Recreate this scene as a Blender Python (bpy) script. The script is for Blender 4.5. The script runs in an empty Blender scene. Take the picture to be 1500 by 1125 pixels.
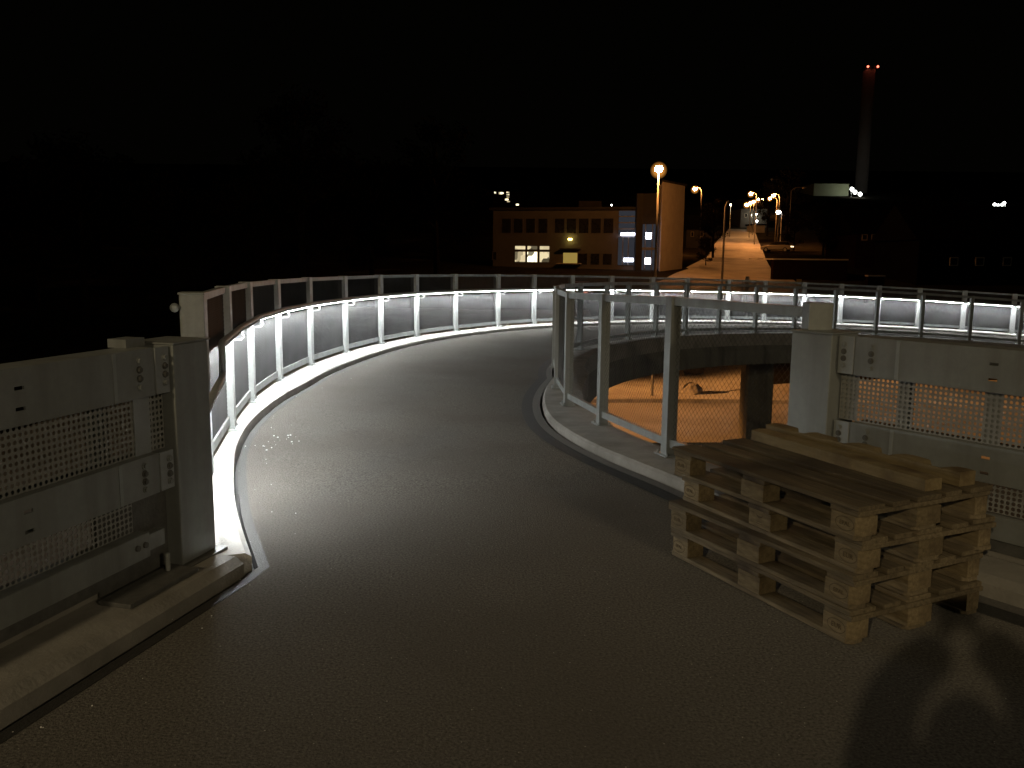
import bpy, bmesh, math, random
from mathutils import Vector, Matrix, Euler
random.seed(7)
R = math.radians
scene = bpy.context.scene
COL = scene.collection

# ------------------------------------------------------------------ camera
F, PITCH, ROLL, HC = 1257.0, .147, .010, 1.54
cp, sp, cr, sr = math.cos(PITCH), math.sin(PITCH), math.cos(ROLL), math.sin(ROLL)
fwd = Vector((0, cp, -sp)); up0 = Vector((0, sp, cp)); rt0 = Vector((1, 0, 0))
rt = cr*rt0 + sr*up0; upv = -sr*rt0 + cr*up0
cd = bpy.data.cameras.new('camera'); cam = bpy.data.objects.new('camera', cd); COL.objects.link(cam)
m = Matrix.Identity(4)
for i in range(3):
    m[i][0], m[i][1], m[i][2] = rt[i], upv[i], -fwd[i]
m[0][3], m[1][3], m[2][3] = 0, 0, HC
cam.matrix_world = m
cd.sensor_width = 36; cd.lens = 36*F/1500; cd.clip_end = 4000; cd.clip_start = .05
scene.camera = cam

def at(px, py, Y):
    """survey helper: the point at world depth Y that the photo shows at pixel (px, py)"""
    r = fwd + rt*((px-750)/F) - upv*((py-562.5)/F)
    return Vector((0, 0, HC)) + r*(Y/r.y)
def xat(px, Y):
    return at(px, 380, Y).x

# ------------------------------------------------------------------ colour management, world
vs = scene.view_settings
vs.view_transform = 'Standard'; vs.look = 'None'; vs.exposure = 0; vs.gamma = 1
w = bpy.data.worlds.new('World'); scene.world = w; w.use_nodes = True
nt = w.node_tree; bg = nt.nodes['Background']
# a moonless night: only a trace of town glow low over the horizon
wtc = nt.nodes.new('ShaderNodeTexCoord'); wsx = nt.nodes.new('ShaderNodeSeparateXYZ'); wcr = nt.nodes.new('ShaderNodeValToRGB')
nt.links.new(wtc.outputs['Generated'], wsx.inputs[0]); nt.links.new(wsx.outputs['Z'], wcr.inputs[0]); nt.links.new(wcr.outputs[0], bg.inputs[0])
wcr.color_ramp.elements[0].position = 0; wcr.color_ramp.elements[0].color = (.00075, .00062, .0004, 1)
wcr.color_ramp.elements[1].position = .45; wcr.color_ramp.elements[1].color = (.00045, .00048, .0003, 1)
bg.inputs[1].default_value = 1

# ------------------------------------------------------------------ materials
def N(t, k, **kw):
    n = t.nodes.new(k)
    for a, b in kw.items():
        if a.startswith('i_'):
            n.inputs[int(a[2:]) if a[2:].isdigit() else a[2:]].default_value = b
        else:
            setattr(n, a, b)
    return n
def ramp(t, fac, stops):
    r = t.nodes.new('ShaderNodeValToRGB'); e = r.color_ramp.elements
    while len(e) < len(stops): e.new(.5)
    for q, (p, c) in zip(e, stops):
        q.position = p; q.color = (*c, 1) if len(c) == 3 else c
    t.links.new(fac, r.inputs[0]); return r.outputs[0]
def mat(name, c1, c2, scale=6, rough=.7, metal=0, bump=0, bscale=40, stretch=(1, 1, 1), speck=None, detail=6, stain=None, spec=.4):
    mm = bpy.data.materials.new(name); mm.use_nodes = True
    t = mm.node_tree; b = t.nodes['Principled BSDF']
    tc = N(t, 'ShaderNodeTexCoord'); mp = N(t, 'ShaderNodeMapping'); mp.inputs['Scale'].default_value = stretch
    t.links.new(tc.outputs['Object'], mp.inputs[0])
    no = N(t, 'ShaderNodeTexNoise'); no.inputs['Scale'].default_value = scale; no.inputs['Detail'].default_value = detail
    no.inputs['Roughness'].default_value = .65
    t.links.new(mp.outputs[0], no.inputs['Vector'])
    col = ramp(t, no.outputs['Fac'], [(.28, c1), (.72, c2)])
    if stain:
        n2 = N(t, 'ShaderNodeTexNoise'); n2.inputs['Scale'].default_value = stain[1]; n2.inputs['Detail'].default_value = 8
        m2 = N(t, 'ShaderNodeMapping'); m2.inputs['Scale'].default_value = (5, 5, .5) if 'galvanised' in name or 'old_concrete' in name else (1, 1, 1)
        t.links.new(tc.outputs['Object'], m2.inputs[0]); t.links.new(m2.outputs[0], n2.inputs['Vector'])
        f2 = ramp(t, n2.outputs['Fac'], [(stain[2], (0, 0, 0)), (stain[3], (1, 1, 1))])
        mx = N(t, 'ShaderNodeMix', data_type='RGBA'); t.links.new(f2, mx.inputs[0]); t.links.new(col, mx.inputs[6])
        mx.inputs[7].default_value = (*stain[0], 1); col = mx.outputs[2]
    if speck:
        vo = N(t, 'ShaderNodeTexVoronoi'); vo.inputs['Scale'].default_value = speck[1]
        t.links.new(tc.outputs['Object'], vo.inputs['Vector'])
        wn = N(t, 'ShaderNodeTexWhiteNoise'); t.links.new(vo.outputs['Position'], wn.inputs['Vector'])
        f3 = ramp(t, wn.outputs['Value'], [(speck[2], (0, 0, 0)), (min(1, speck[2]+.03), (1, 1, 1))])
        d3 = ramp(t, vo.outputs['Distance'], [(.25, (1, 1, 1)), (.45, (0, 0, 0))])
        mu = N(t, 'ShaderNodeMath', operation='MULTIPLY'); t.links.new(f3, mu.inputs[0]); t.links.new(d3, mu.inputs[1])
        mx = N(t, 'ShaderNodeMix', data_type='RGBA'); t.links.new(mu.outputs[0], mx.inputs[0]); t.links.new(col, mx.inputs[6])
        mx.inputs[7].default_value = (*speck[0], 1); col = mx.outputs[2]
    if name in ('pallet_wood', 'pallet_block', 'weathered_board'):
        oi = N(t, 'ShaderNodeObjectInfo'); mr = N(t, 'ShaderNodeMapRange'); mr.inputs[3].default_value = .72; mr.inputs[4].default_value = 1.12
        t.links.new(oi.outputs['Random'], mr.inputs[0]); vm = N(t, 'ShaderNodeVectorMath', operation='SCALE'); t.links.new(col, vm.inputs[0]); t.links.new(mr.outputs[0], vm.inputs['Scale']); col = vm.outputs[0]
    t.links.new(col, b.inputs['Base Color'])
    b.inputs['Roughness'].default_value = rough; b.inputs['Metallic'].default_value = metal
    b.inputs['Specular IOR Level'].default_value = spec; b.inputs['Diffuse Roughness'].default_value = 1.0 if name == 'asphalt' else .3
    if bump:
        n4 = N(t, 'ShaderNodeTexNoise'); n4.inputs['Scale'].default_value = bscale; n4.inputs['Detail'].default_value = 4
        t.links.new(mp.outputs[0], n4.inputs['Vector'])
        bp = N(t, 'ShaderNodeBump'); bp.inputs['Strength'].default_value = bump; bp.inputs['Distance'].default_value = .02
        t.links.new(n4.outputs['Fac'], bp.inputs['Height']); t.links.new(bp.outputs[0], b.inputs['Normal'])
    return mm
def glow(name, col, s):
    mm = bpy.data.materials.new(name); mm.use_nodes = True
    t = mm.node_tree; t.nodes.clear()
    e = N(t, 'ShaderNodeEmission'); o = N(t, 'ShaderNodeOutputMaterial')
    e.inputs[0].default_value = (*col, 1); e.inputs[1].default_value = s
    t.links.new(e.outputs[0], o.inputs[0]); return mm

M = dict(
 asphalt=mat('asphalt', (.042, .0395, .0355), (.212, .20, .181), 85, .92, bump=.42, bscale=110, speck=((.6, .58, .55), 150, .9965), stain=((.092, .085, .076), .55, .42, .8), spec=.03),
 membrane=mat('membrane', (.028, .028, .027), (.05, .05, .048), 60, .75, bump=.3, bscale=120),
 mastic=mat('mastic', (.11, .105, .097), (.16, .152, .142), 60, .8, bump=.3, bscale=120),
 black=mat('black_rubber', (.006, .006, .006), (.012, .012, .012), 30, .9),
 concrete=mat('concrete', (.23, .222, .20), (.33, .315, .285), 7, .85, bump=.25, bscale=60, stain=((.16, .15, .13), 1.7, .5, .72)),
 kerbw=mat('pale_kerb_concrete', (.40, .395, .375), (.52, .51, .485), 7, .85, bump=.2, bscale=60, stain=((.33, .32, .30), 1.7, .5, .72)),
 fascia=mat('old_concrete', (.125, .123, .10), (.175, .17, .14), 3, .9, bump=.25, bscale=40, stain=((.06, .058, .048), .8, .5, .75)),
 steel=mat('galvanised_steel', (.275, .295, .292), (.325, .345, .342), 22, .5, .35, bump=.03, bscale=90, stain=((.20, .205, .19), 1.6, .45, .8)),
 steel2=mat('galvanised_plate', (.33, .355, .365), (.38, .405, .415), 22, .5, .35, bump=.05, bscale=90),
 steeld=mat('dark_steel', (.10, .10, .095), (.17, .17, .16), 18, .6, .3, bump=.1, bscale=60),
 rail=mat('rail_steel', (.34, .35, .35), (.42, .43, .43), 30, .55, .15),
 wire=mat('wire_steel', (.030, .0307, .031), (.066, .067, .068), 3, .55, .2, stain=((.075, .075, .075), 1.3, .5, .8)),
 post=mat('bright_galvanised', (.42, .44, .44), (.52, .54, .54), 22, .5, .2, bump=.03, bscale=90),
 sheet=mat('sheet_steel', (.28, .285, .275), (.37, .375, .36), 30, .55, .3),
 wood=mat('pallet_wood', (.095, .075, .044), (.29, .235, .148), 4, .85, bump=.35, bscale=14, stretch=(1, 14, 14), stain=((.07, .052, .034), 2.6, .5, .75)),
 woodb=mat('pallet_block', (.13, .10, .054), (.32, .255, .15), 6, .85, bump=.3, bscale=14, stretch=(2, 9, 9), stain=((.085, .058, .036), 4, .5, .75)),
 woodd=mat('weathered_board', (.075, .060, .038), (.25, .20, .125), 4, .9, bump=.35, bscale=14, stretch=(1, 16, 16), stain=((.06, .045, .03), 2.2, .48, .72)),
 wood2=mat('raw_timber', (.18, .138, .068), (.28, .22, .12), 5, .8, bump=.25, bscale=14, stretch=(1, 12, 12), stain=((.11, .075, .038), 5, .5, .7)),
 ink=mat('branding_ink', (.075, .055, .032), (.14, .105, .06), 60, .9),
 earth=mat('frozen_turf', (.012, .011, .008), (.026, .023, .017), 1.1, .95, bump=.4, bscale=3, spec=0, stain=((.065, .06, .054), .12, .58, .72)),
 snow=mat('packed_snow', (.42, .40, .38), (.62, .60, .58), .9, .9, bump=.4, bscale=3, stain=((.26, .235, .21), .35, .45, .7)),
 road=mat('icy_road', (.22, .21, .20), (.34, .325, .31), .5, .7, bump=.2, bscale=6, stretch=(1, .35, 1), stain=((.15, .145, .14), .3, .5, .7)),
 rock=mat('granite_rock', (.18, .17, .155), (.34, .32, .29), 2.5, .9, bump=.8, bscale=5),
 plaster=mat('plaster', (.36, .33, .29), (.45, .42, .37), 1.2, .9, bump=.1, bscale=30),
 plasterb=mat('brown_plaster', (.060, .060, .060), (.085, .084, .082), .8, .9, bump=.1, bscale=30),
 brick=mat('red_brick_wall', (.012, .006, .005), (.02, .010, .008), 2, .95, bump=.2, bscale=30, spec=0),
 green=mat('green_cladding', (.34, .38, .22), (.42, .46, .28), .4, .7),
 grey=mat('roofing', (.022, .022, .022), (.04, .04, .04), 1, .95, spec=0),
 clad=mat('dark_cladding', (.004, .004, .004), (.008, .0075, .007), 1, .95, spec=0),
 glass=mat('dark_window', (.012, .013, .015), (.02, .021, .024), 2, .12, spec=.6),
 pole=mat('pole_steel', (.25, .25, .24), (.33, .33, .32), 8, .55, .3),
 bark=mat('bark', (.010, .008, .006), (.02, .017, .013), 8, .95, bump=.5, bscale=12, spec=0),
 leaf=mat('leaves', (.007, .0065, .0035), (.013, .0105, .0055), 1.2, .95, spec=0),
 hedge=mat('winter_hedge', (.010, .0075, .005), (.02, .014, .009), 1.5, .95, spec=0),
 tyre=mat('tyre_rubber', (.01, .01, .01), (.02, .02, .02), 20, .85),
 redpaint=mat('red_car_paint', (.22, .03, .025), (.26, .04, .03), 2, .3),
 greypaint=mat('silver_car_paint', (.35, .34, .32), (.4, .39, .37), 2, .3, .4),
 ochre=mat('ochre_sign', (.42, .30, .10), (.5, .36, .13), 4, .7),
 cloth=mat('dark_coat', (.02, .022, .03), (.035, .038, .05), 20, .9),
 jeans=mat('jeans', (.03, .04, .08), (.05, .065, .11), 40, .9),
 skin=mat('skin', (.50, .32, .24), (.58, .38, .29), 12, .55),
 hair=mat('brown_hair', (.04, .025, .015), (.07, .045, .025), 30, .7),
 chimney=mat('chimney_concrete', (.17, .166, .15), (.22, .21, .19), .2, .9),
 led=glow('led_light', (.975, 1.0, .985), 330),
 sodium=glow('sodium_light', (1.0, .36, .08), 2400),
 sodium2=glow('sodium_light_far', (1.0, .35, .08), 4800),
 sodium3=glow('sodium_light_farther', (1.0, .42, .12), 1100),
 white=glow('white_light', (.95, .97, 1.0), 40),
 warm=glow('warm_white_light', (1.0, .88, .62), 300),
 winlit=glow('lit_window', (1.0, .80, .48), 1.1),
 winlit2=glow('lit_window_bright', (1.0, .86, .55), 2.2),
 yellow=glow('yellow_wall_lamp', (1.0, .72, .16), 22),
 doorlit=glow('lit_door_glass', (1.0, .70, .17), .30),
 stair=glow('stairwell_light', (.80, .82, 1.0), 16),
 stairdim=glow('stairwell_glow', (.78, .82, 1.0), .035),
 red=glow('red_beacon', (1.0, .16, .09), 4.5),
 flood=glow('floodlight_glow', (.97, 1.0, .95), 12),
 tail=glow('rear_light', (1.0, .35, .25), 2.5),
 headl=glow('car_light', (1.0, .72, .4), 5),
)

# ------------------------------------------------------------------ mesh helper
class MB:
    def __init__(s, xf=None):
        s.v = []; s.f = []; s.xf = xf
    def add(s, vs, fs):
        n = len(s.v)
        s.v += [s.xf(Vector(p)) if s.xf else Vector(p) for p in vs]
        s.f += [tuple(i+n for i in f) for f in fs]; return s
    def box(s, a, b):
        x0, y0, z0 = a; x1, y1, z1 = b
        return s.add([(x0,y0,z0),(x1,y0,z0),(x1,y1,z0),(x0,y1,z0),(x0,y0,z1),(x1,y0,z1),(x1,y1,z1),(x0,y1,z1)],
                     [(3,2,1,0),(4,5,6,7),(0,1,5,4),(1,2,6,5),(2,3,7,6),(3,0,4,7)])
    def obox(s, c, ax, ay, az):
        c = Vector(c); P = []
        for k in (-1, 1):
            for i, j in ((-1,-1),(1,-1),(1,1),(-1,1)):
                P.append(c + ax*i + ay*j + az*k)
        return s.add(P, [(3,2,1,0),(4,5,6,7),(0,1,5,4),(1,2,6,5),(2,3,7,6),(3,0,4,7)])
    def bar(s, p, q, wd, h, up=Vector((0,0,1))):
        p, q = Vector(p), Vector(q); d = (q-p)*.5; y = up.cross(d).normalized()*wd/2; z = d.cross(y).normalized()*h/2
        return s.obox((p+q)/2, d, y, z)
    def prism(s, poly, z0, z1):
        n = len(poly)
        return s.add([(x, y, z0) for x, y in poly]+[(x, y, z1) for x, y in poly],
                     [tuple(range(n-1, -1, -1)), tuple(range(n, 2*n))]+[(i, (i+1) % n, (i+1) % n+n, i+n) for i in range(n)])
    def tube(s, path, rad, n=8, cap=True):
        path = [Vector(p) for p in path]; k = len(path)
        rads = rad if isinstance(rad, (list, tuple)) else [rad]*k
        rings = []; ref = None
        for i, p in enumerate(path):
            d = (path[min(i+1, k-1)]-path[max(i-1, 0)]).normalized()
            if ref is None: ref = Vector((0,0,1)) if abs(d.z) < .9 else Vector((1,0,0))
            a = (ref - d*ref.dot(d)).normalized(); b = d.cross(a); ref = a
            rings += [p+(a*math.cos(2*math.pi*j/n)+b*math.sin(2*math.pi*j/n))*rads[i] for j in range(n)]
        fs = [(i*n+j, i*n+(j+1) % n, (i+1)*n+(j+1) % n, (i+1)*n+j) for i in range(k-1) for j in range(n)]
        if cap: fs += [tuple(range(n-1, -1, -1)), tuple(range((k-1)*n, k*n))]
        return s.add(rings, fs)
    def ball(s, c, r, n=8, sz=1):
        c = Vector(c); P = [c+Vector((0,0,r*sz))]; fs = []; k = n//2
        for i in range(1, k):
            a = math.pi*i/k
            P += [c+Vector((r*math.sin(a)*math.cos(2*math.pi*j/n), r*math.sin(a)*math.sin(2*math.pi*j/n), r*sz*math.cos(a))) for j in range(n)]
        P.append(c-Vector((0,0,r*sz))); L = len(P)-1
        fs += [(0, 1+j, 1+(j+1) % n) for j in range(n)]
        for i in range(k-2): fs += [(1+i*n+j, 1+(i+1)*n+j, 1+(i+1)*n+(j+1) % n, 1+i*n+(j+1) % n) for j in range(n)]
        fs += [(L, 1+(k-2)*n+(j+1) % n, 1+(k-2)*n+j) for j in range(n)]
        return s.add(P, fs)
    def mesh(s, name, material, org=Vector(), smooth=False, norm=True):
        me = bpy.data.meshes.new(name); me.from_pydata([p-org for p in s.v], [], s.f)
        if norm:
            bm = bmesh.new(); bm.from_mesh(me); bmesh.ops.recalc_face_normals(bm, faces=bm.faces); bm.to_mesh(me); bm.free()
        me.materials.append(material)
        if smooth:
            for p in me.polygons: p.use_smooth = True
        return me
    def build(s, name, material, parent=None, smooth=False, norm=True, bevel=0):
        org = Vector()
        q = parent
        while q is not None:
            org = org+q.location; q = q.parent
        o = bpy.data.objects.new(name, s.mesh(name, material, org, smooth, norm)); COL.objects.link(o); o.parent = parent
        if bevel:
            b = o.modifiers.new('bevel', 'BEVEL'); b.width = bevel; b.segments = 2; b.limit_method = 'ANGLE'
        return o
def put(name, me, parent, loc=(0,0,0), rz=0, scale=None):
    o = bpy.data.objects.new(name, me); COL.objects.link(o); o.parent = parent; o.location = loc; o.rotation_euler = (0, 0, rz)
    if scale: o.scale = scale
    return o
def tag(o, label=None, cat=None, group=None, kind=None):
    if label: o['label'] = label
    if cat: o['category'] = cat
    if group: o['group'] = group
    if kind: o['kind'] = kind
    return o
def thing(name, label, cat, loc, group=None, rz=0):
    o = bpy.data.objects.new(name, None); COL.objects.link(o); o.location = loc; o.rotation_euler = (0, 0, rz); o.empty_display_size = .1
    return tag(o, label, cat, group)
def copy_tree(o, parent=None):
    c = o.copy(); COL.objects.link(c); c.parent = parent
    for ch in [x for x in bpy.data.objects if x.parent is o]:
        copy_tree(ch, c)
    return c
def struct(mb, name, material, **k):
    return tag(mb.build(name, material, **k), kind='structure')

# ------------------------------------------------------------------ the ramp's plan: polar about C
C = Vector((12, 11.8, 0))
ZT = [(205, .0), (200, 0), (195, -.008), (190, -.02), (185, -.033), (180, -.045), (175, -.058), (170, -.068), (165, -.08), (160, -.094), (155, -.109), (150, -.126),
      (145, -.144), (140, -.166), (135, -.19), (130, -.216), (125, -.245), (120, -.277), (115, -.312), (110, -.35), (105, -.39), (100, -.435),
      (95, -.485), (90, -.54), (85, -.60), (80, -.665), (75, -.735), (70, -.81), (20, -1.56), (-40, -2.45)]
RT = [(205, 15.30), (200, 15.18), (195, 15.06), (190, 14.96), (185, 14.87), (180, 14.80), (175, 14.75), (170, 14.72), (165, 14.71), (160, 14.72), (150, 14.74), (-40, 14.78)]
def tab(T, a):
    if a >= T[0][0]: return T[0][1]
    for (a0, v0), (a1, v1) in zip(T, T[1:]):
        if a1 <= a <= a0: return v0+(v1-v0)*(a0-a)/(a0-a1)
    return T[-1][1]
def zr(a): return tab(ZT, a)
def pol(a, r, dz=0):
    return Vector((C.x+r*math.cos(R(a)), C.y+r*math.sin(R(a)), zr(a)+dz))
def ang(p): return math.degrees(math.atan2(p[1]-C.y, p[0]-C.x)) % 360
def zxy(p):
    a = ang(p)
    return zr(a) if a < 203 else 0
def catmull(P, n=6):
    P = [Vector(p) for p in P]; out = []
    for i in range(len(P)-1):
        p0, p1, p2, p3 = P[max(i-1, 0)], P[i], P[i+1], P[min(i+2, len(P)-1)]
        for k in range(n):
            t = k/n
            out.append(.5*((2*p1)+(p2-p0)*t+(2*p0-5*p1+4*p2-p3)*t*t+(3*p1-p0-3*p2+p3)*t**3))
    return out+[P[-1]]

K0 = Vector((-1.666, 2.614, 0)); DL = Vector((.262, .965, 0)).normalized(); NL = Vector((-DL.y, DL.x, 0))
Q0 = Vector((2.25, 3.78, 0)); DR = Vector((math.sin(R(-36)), math.cos(R(-36)), 0)); NR = Vector((DR.y, -DR.x, 0))

# asphalt's outer edge and the inner kerb's edge, back to front
oute = [(-1.273, 4.059), (-1.62, 4.90), (-1.93, 5.81), (-2.17, 6.65), (-2.36, 7.65), (-2.47, 8.95), (-2.46, 10.25)]
out_edge = [p for p in catmull([(x, y, 0) for x, y in oute])]
a0 = ang(out_edge[-1])
for k in range(1, 75):
    a = a0-k*(a0+30)/74
    out_edge.append(pol(a, tab(RT, a)-.40+.08*max(0, min(1, (a-176)/12)), 0))
for p in out_edge: p.z = zxy(p)
inne = [Q0+DR*.6, Q0+DR*1.0, Q0+DR*1.3, Vector((1.12, 5.67, 0)), Vector((.79, 6.43, 0)), Vector((.57, 7.15, 0)), Vector((.42, 7.91, 0)), Vector((.35, 8.75, 0)), Vector((.355, 9.75, 0)), Vector((.45, 10.8, 0)), Vector((.60, 11.8, 0))]
in_edge = catmull(inne)
a0 = ang(in_edge[-1])
for k in range(1, 75):
    a = a0-k*(a0+30)/74
    in_edge.append(pol(a, 11.40+.22*min(1, k/30), 0))
for p in in_edge: p.z = zxy(p)
out_edge = [K0+DL*-6]+[K0+DL*(-6+7.4*i/10) for i in range(1, 11)]+out_edge
in_edge = [Q0+DR*-6]+[Q0+DR*(-6+6.5*i/10) for i in range(1, 11)]+in_edge
def drop_in(p):
    t = max(0, min(1, (209-ang(p))/16)); return .085*t*t*(3-2*t) if p[1] > 4.9 else 0
for e in (out_edge, in_edge):
    for p in e: p.z = zxy(p)-(drop_in(p) if e is in_edge else 0)
def offset(E, d):
    """shift a plan curve by d to the left of its direction"""
    out = []
    for i, p in enumerate(E):
        t = E[min(i+1, len(E)-1)]-E[max(i-1, 0)]; t.z = 0; t.normalize()
        out.append(Vector((p.x-t.y*d, p.y+t.x*d, p.z)))
    return out
def resample(E, n):
    L = [0]
    for a, b in zip(E, E[1:]): L.append(L[-1]+(b-a).length)
    out = []; j = 0
    for i in range(n):
        s = L[-1]*i/(n-1)
        while j < len(L)-2 and L[j+1] < s: j += 1
        out.append(E[j].lerp(E[j+1], (s-L[j])/max(1e-9, L[j+1]-L[j])))
    return out
def sweep(E, prof, closed=False):
    """prof: list of (left offset, dz)"""
    mb = MB(); n = len(prof); rows = [offset(E, o) for o, _ in prof]
    V = []
    for i in range(len(E)):
        for j in range(n):
            q = rows[j][i]; V.append((q.x, q.y, q.z+prof[j][1]))
    fs = []
    for i in range(len(E)-1):
        for j in range(n if closed else n-1):
            k = (j+1) % n
            fs.append((i*n+j, i*n+k, (i+1)*n+k, (i+1)*n+j))
    if closed: fs += [tuple(range(n)), tuple(range((len(E)-1)*n, len(E)*n))[::-1]]
    return mb.add(V, fs)
def loft(A, B, m=10):
    mb = MB(); V = []
    for a, b in zip(A, B):
        for j in range(m+1): V.append(a.lerp(b, j/m))
    return mb.add(V, [(i*(m+1)+j, i*(m+1)+j+1, (i+1)*(m+1)+j+1, (i+1)*(m+1)+j) for i in range(len(A)-1) for j in range(m)])
# pair both edges by matching stations
kO = min(range(len(out_edge)), key=lambda i: (out_edge[i]-Vector((-2.46, 10.25, 0))).length)
kI = min(range(len(in_edge)), key=lambda i: (in_edge[i]-Vector((.60, 11.8, 0))).length)
OE = resample(out_edge[:kO+1], 60)+resample(out_edge[kO:], 120)[1:]
IE = resample(in_edge[:kI+1], 60)+resample(in_edge[kI:], 120)[1:]
dO = offset(OE, -.085); dI = offset(IE, .235)
struct(loft(dO, dI), 'path', M['asphalt'], norm=False)
struct(sweep(OE, [(-.085, .002), (-.03, .002), (-.03, -.08), (0, -.08)]), 'path_edge', M['membrane'])
struct(sweep(IE, [(.115, .003), (.175, .003), (.235, .003)]), 'path_gutter', M['membrane'])
struct(sweep(IE, [(.115, .004), (.032, .004), (.032, -.09), (0, -.09)]), 'path_channel', M['mastic'])
# kerbs, ramp part
rO = [i for i, p in enumerate(OE) if (p-K0).dot(DL) > 1.43]
OR_ = OE[rO[0]:]
rI = [i for i, p in enumerate(IE) if (p-Q0).dot(DR) > 1.02]
IR_ = IE[rI[0]:]
struct(sweep(OR_, [(0, -.1), (0, .06), (.03, .08), (.62, .085), (.62, -.5), (.5, -.55), (.5, -.2)], True), 'ramp_outer_kerb', M['kerbw'])
struct(sweep(IR_, [(0, -.1), (0, .05), (-.02, .07), (-.46, .075), (-.46, -.32), (-.40, -.32), (-.40, -.2)], True), 'ramp_inner_kerb', M['concrete'])
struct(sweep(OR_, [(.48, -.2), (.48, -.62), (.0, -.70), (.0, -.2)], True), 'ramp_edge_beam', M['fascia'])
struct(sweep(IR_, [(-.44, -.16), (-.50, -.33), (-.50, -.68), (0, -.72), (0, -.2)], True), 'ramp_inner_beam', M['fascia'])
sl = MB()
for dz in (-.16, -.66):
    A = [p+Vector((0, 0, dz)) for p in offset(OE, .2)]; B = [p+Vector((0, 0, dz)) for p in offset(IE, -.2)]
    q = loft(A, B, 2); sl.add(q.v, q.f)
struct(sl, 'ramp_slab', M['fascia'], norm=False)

# grit and snow crumbs left along the lit edge of the path
gr = MB(); rnd = random.Random(11)
for k in range(75):
    if k < 55:
        i = rnd.randrange(22, 75); q = offset(OE, -.04-abs(rnd.gauss(0, .12)))[i]+Vector((rnd.gauss(0, .06), rnd.gauss(0, .12), 0)); r_ = rnd.uniform(.0015, .0042)
    else:
        q = Vector((-1.93+rnd.gauss(0, .10), 6.9+rnd.gauss(0, .16), 0)); r_ = rnd.choice((.003, .004, .005, .006, .009))
    gr.ball(q+Vector((0, 0, r_*.4)), r_, 6, rnd.uniform(.4, .8))
M['crumb'] = mat('snow_crumbs', (.70, .70, .70), (.82, .82, .82), 9, .8)
tag(gr.build('snow_crumbs', M['crumb'], None), 'small snow crumbs and grit lying along the lit edge of the asphalt', None, None, 'stuff')

# ------------------------------------------------------------------ bridge parapets
def halo_mat(name, col, s, mixf):  # emission fading to clear at the rim, imitates glare around a lamp
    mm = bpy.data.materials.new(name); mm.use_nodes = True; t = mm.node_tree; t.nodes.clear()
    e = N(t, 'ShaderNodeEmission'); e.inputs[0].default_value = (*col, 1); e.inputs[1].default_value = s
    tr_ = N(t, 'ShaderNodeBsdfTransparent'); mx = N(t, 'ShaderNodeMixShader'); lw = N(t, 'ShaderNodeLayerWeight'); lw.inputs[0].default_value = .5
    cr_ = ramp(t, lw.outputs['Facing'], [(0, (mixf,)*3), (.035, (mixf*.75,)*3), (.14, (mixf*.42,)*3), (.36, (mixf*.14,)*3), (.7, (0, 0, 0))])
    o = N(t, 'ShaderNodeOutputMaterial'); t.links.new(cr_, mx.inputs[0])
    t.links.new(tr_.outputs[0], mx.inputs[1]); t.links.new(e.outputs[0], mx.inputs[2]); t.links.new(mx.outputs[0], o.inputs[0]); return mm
def room(name, col, s):
    mm = glow(name, col, s); t = mm.node_tree; e = next(n for n in t.nodes if n.type == 'EMISSION')
    tc = N(t, 'ShaderNodeTexCoord'); mp = N(t, 'ShaderNodeMapping'); mp.inputs['Scale'].default_value = (1.1, 1.1, .8); vo = N(t, 'ShaderNodeTexVoronoi', distance='CHEBYCHEV'); vo.inputs['Scale'].default_value = 1.5
    t.links.new(tc.outputs['Object'], mp.inputs[0]); t.links.new(mp.outputs[0], vo.inputs['Vector'])
    wn = N(t, 'ShaderNodeTexWhiteNoise'); t.links.new(vo.outputs['Position'], wn.inputs['Vector'])
    c = ramp(t, wn.outputs['Value'], [(0, tuple(q*.06 for q in col)), (.3, tuple(q*.25 for q in col)), (.5, tuple(q*.8 for q in col)), (1, col)]); t.links.new(c, e.inputs[0]); return mm
M['winlit'] = room('lit_room', (1.0, .82, .48), .9); M['winlit2'] = room('lit_room_bright', (1.0, .88, .56), 2.4)
M['halo_shell'] = halo_mat('orange_halo', (1.0, .40, .07), 1.1, .7)
def perforated(mb, s0, s1, z0, z1, o, pitch, rad, n=8):
    nx = max(1, round((s1-s0)/pitch)); nz = max(1, round((z1-z0)/pitch)); px = (s1-s0)/nx; pz = (z1-z0)/nz
    for i in range(nx):
        for j in range(nz):
            cx, cz = s0+(i+.5)*px, z0+(j+.5)*pz; O = []; I = []
            for k in range(8):
                a = math.pi/4*k; c, s_ = math.cos(a), math.sin(a); mx = max(abs(c), abs(s_))
                O.append((cx+c/mx*px/2, o, cz+s_/mx*pz/2)); I.append((cx+c*rad, o, cz+s_*rad))
            mb.add(O+I, [(k, (k+1) % 8, 8+(k+1) % 8, 8+k) for k in range(8)])
    return mb
def channel(mb, s0, s1, o0, z0, z1, dep, t=.009):
    mb.box((s0, o0, z0), (s1, o0+t, z1)); mb.box((s0, o0+t, z1-t), (s1, o0+dep, z1)); mb.box((s0, o0+t, z0), (s1, o0+dep, z0+t))
    return mb
def web_with_slots(mb, s0, s1, o, z0, z1, slots, t=.009):
    """a plate with real rectangular slots cut through it"""
    xs = sorted({s0, s1}|{a for a, b, c, d in slots}|{b for a, b, c, d in slots}); zs = sorted({z0, z1}|{c for a, b, c, d in slots}|{d for a, b, c, d in slots})
    for x0, x1 in zip(xs, xs[1:]):
        for y0, y1 in zip(zs, zs[1:]):
            if any(a <= x0 and x1 <= b and c <= y0 and y1 <= d for a, b, c, d in slots): continue
            mb.box((x0, o, y0), (x1, o+t, y1))
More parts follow.
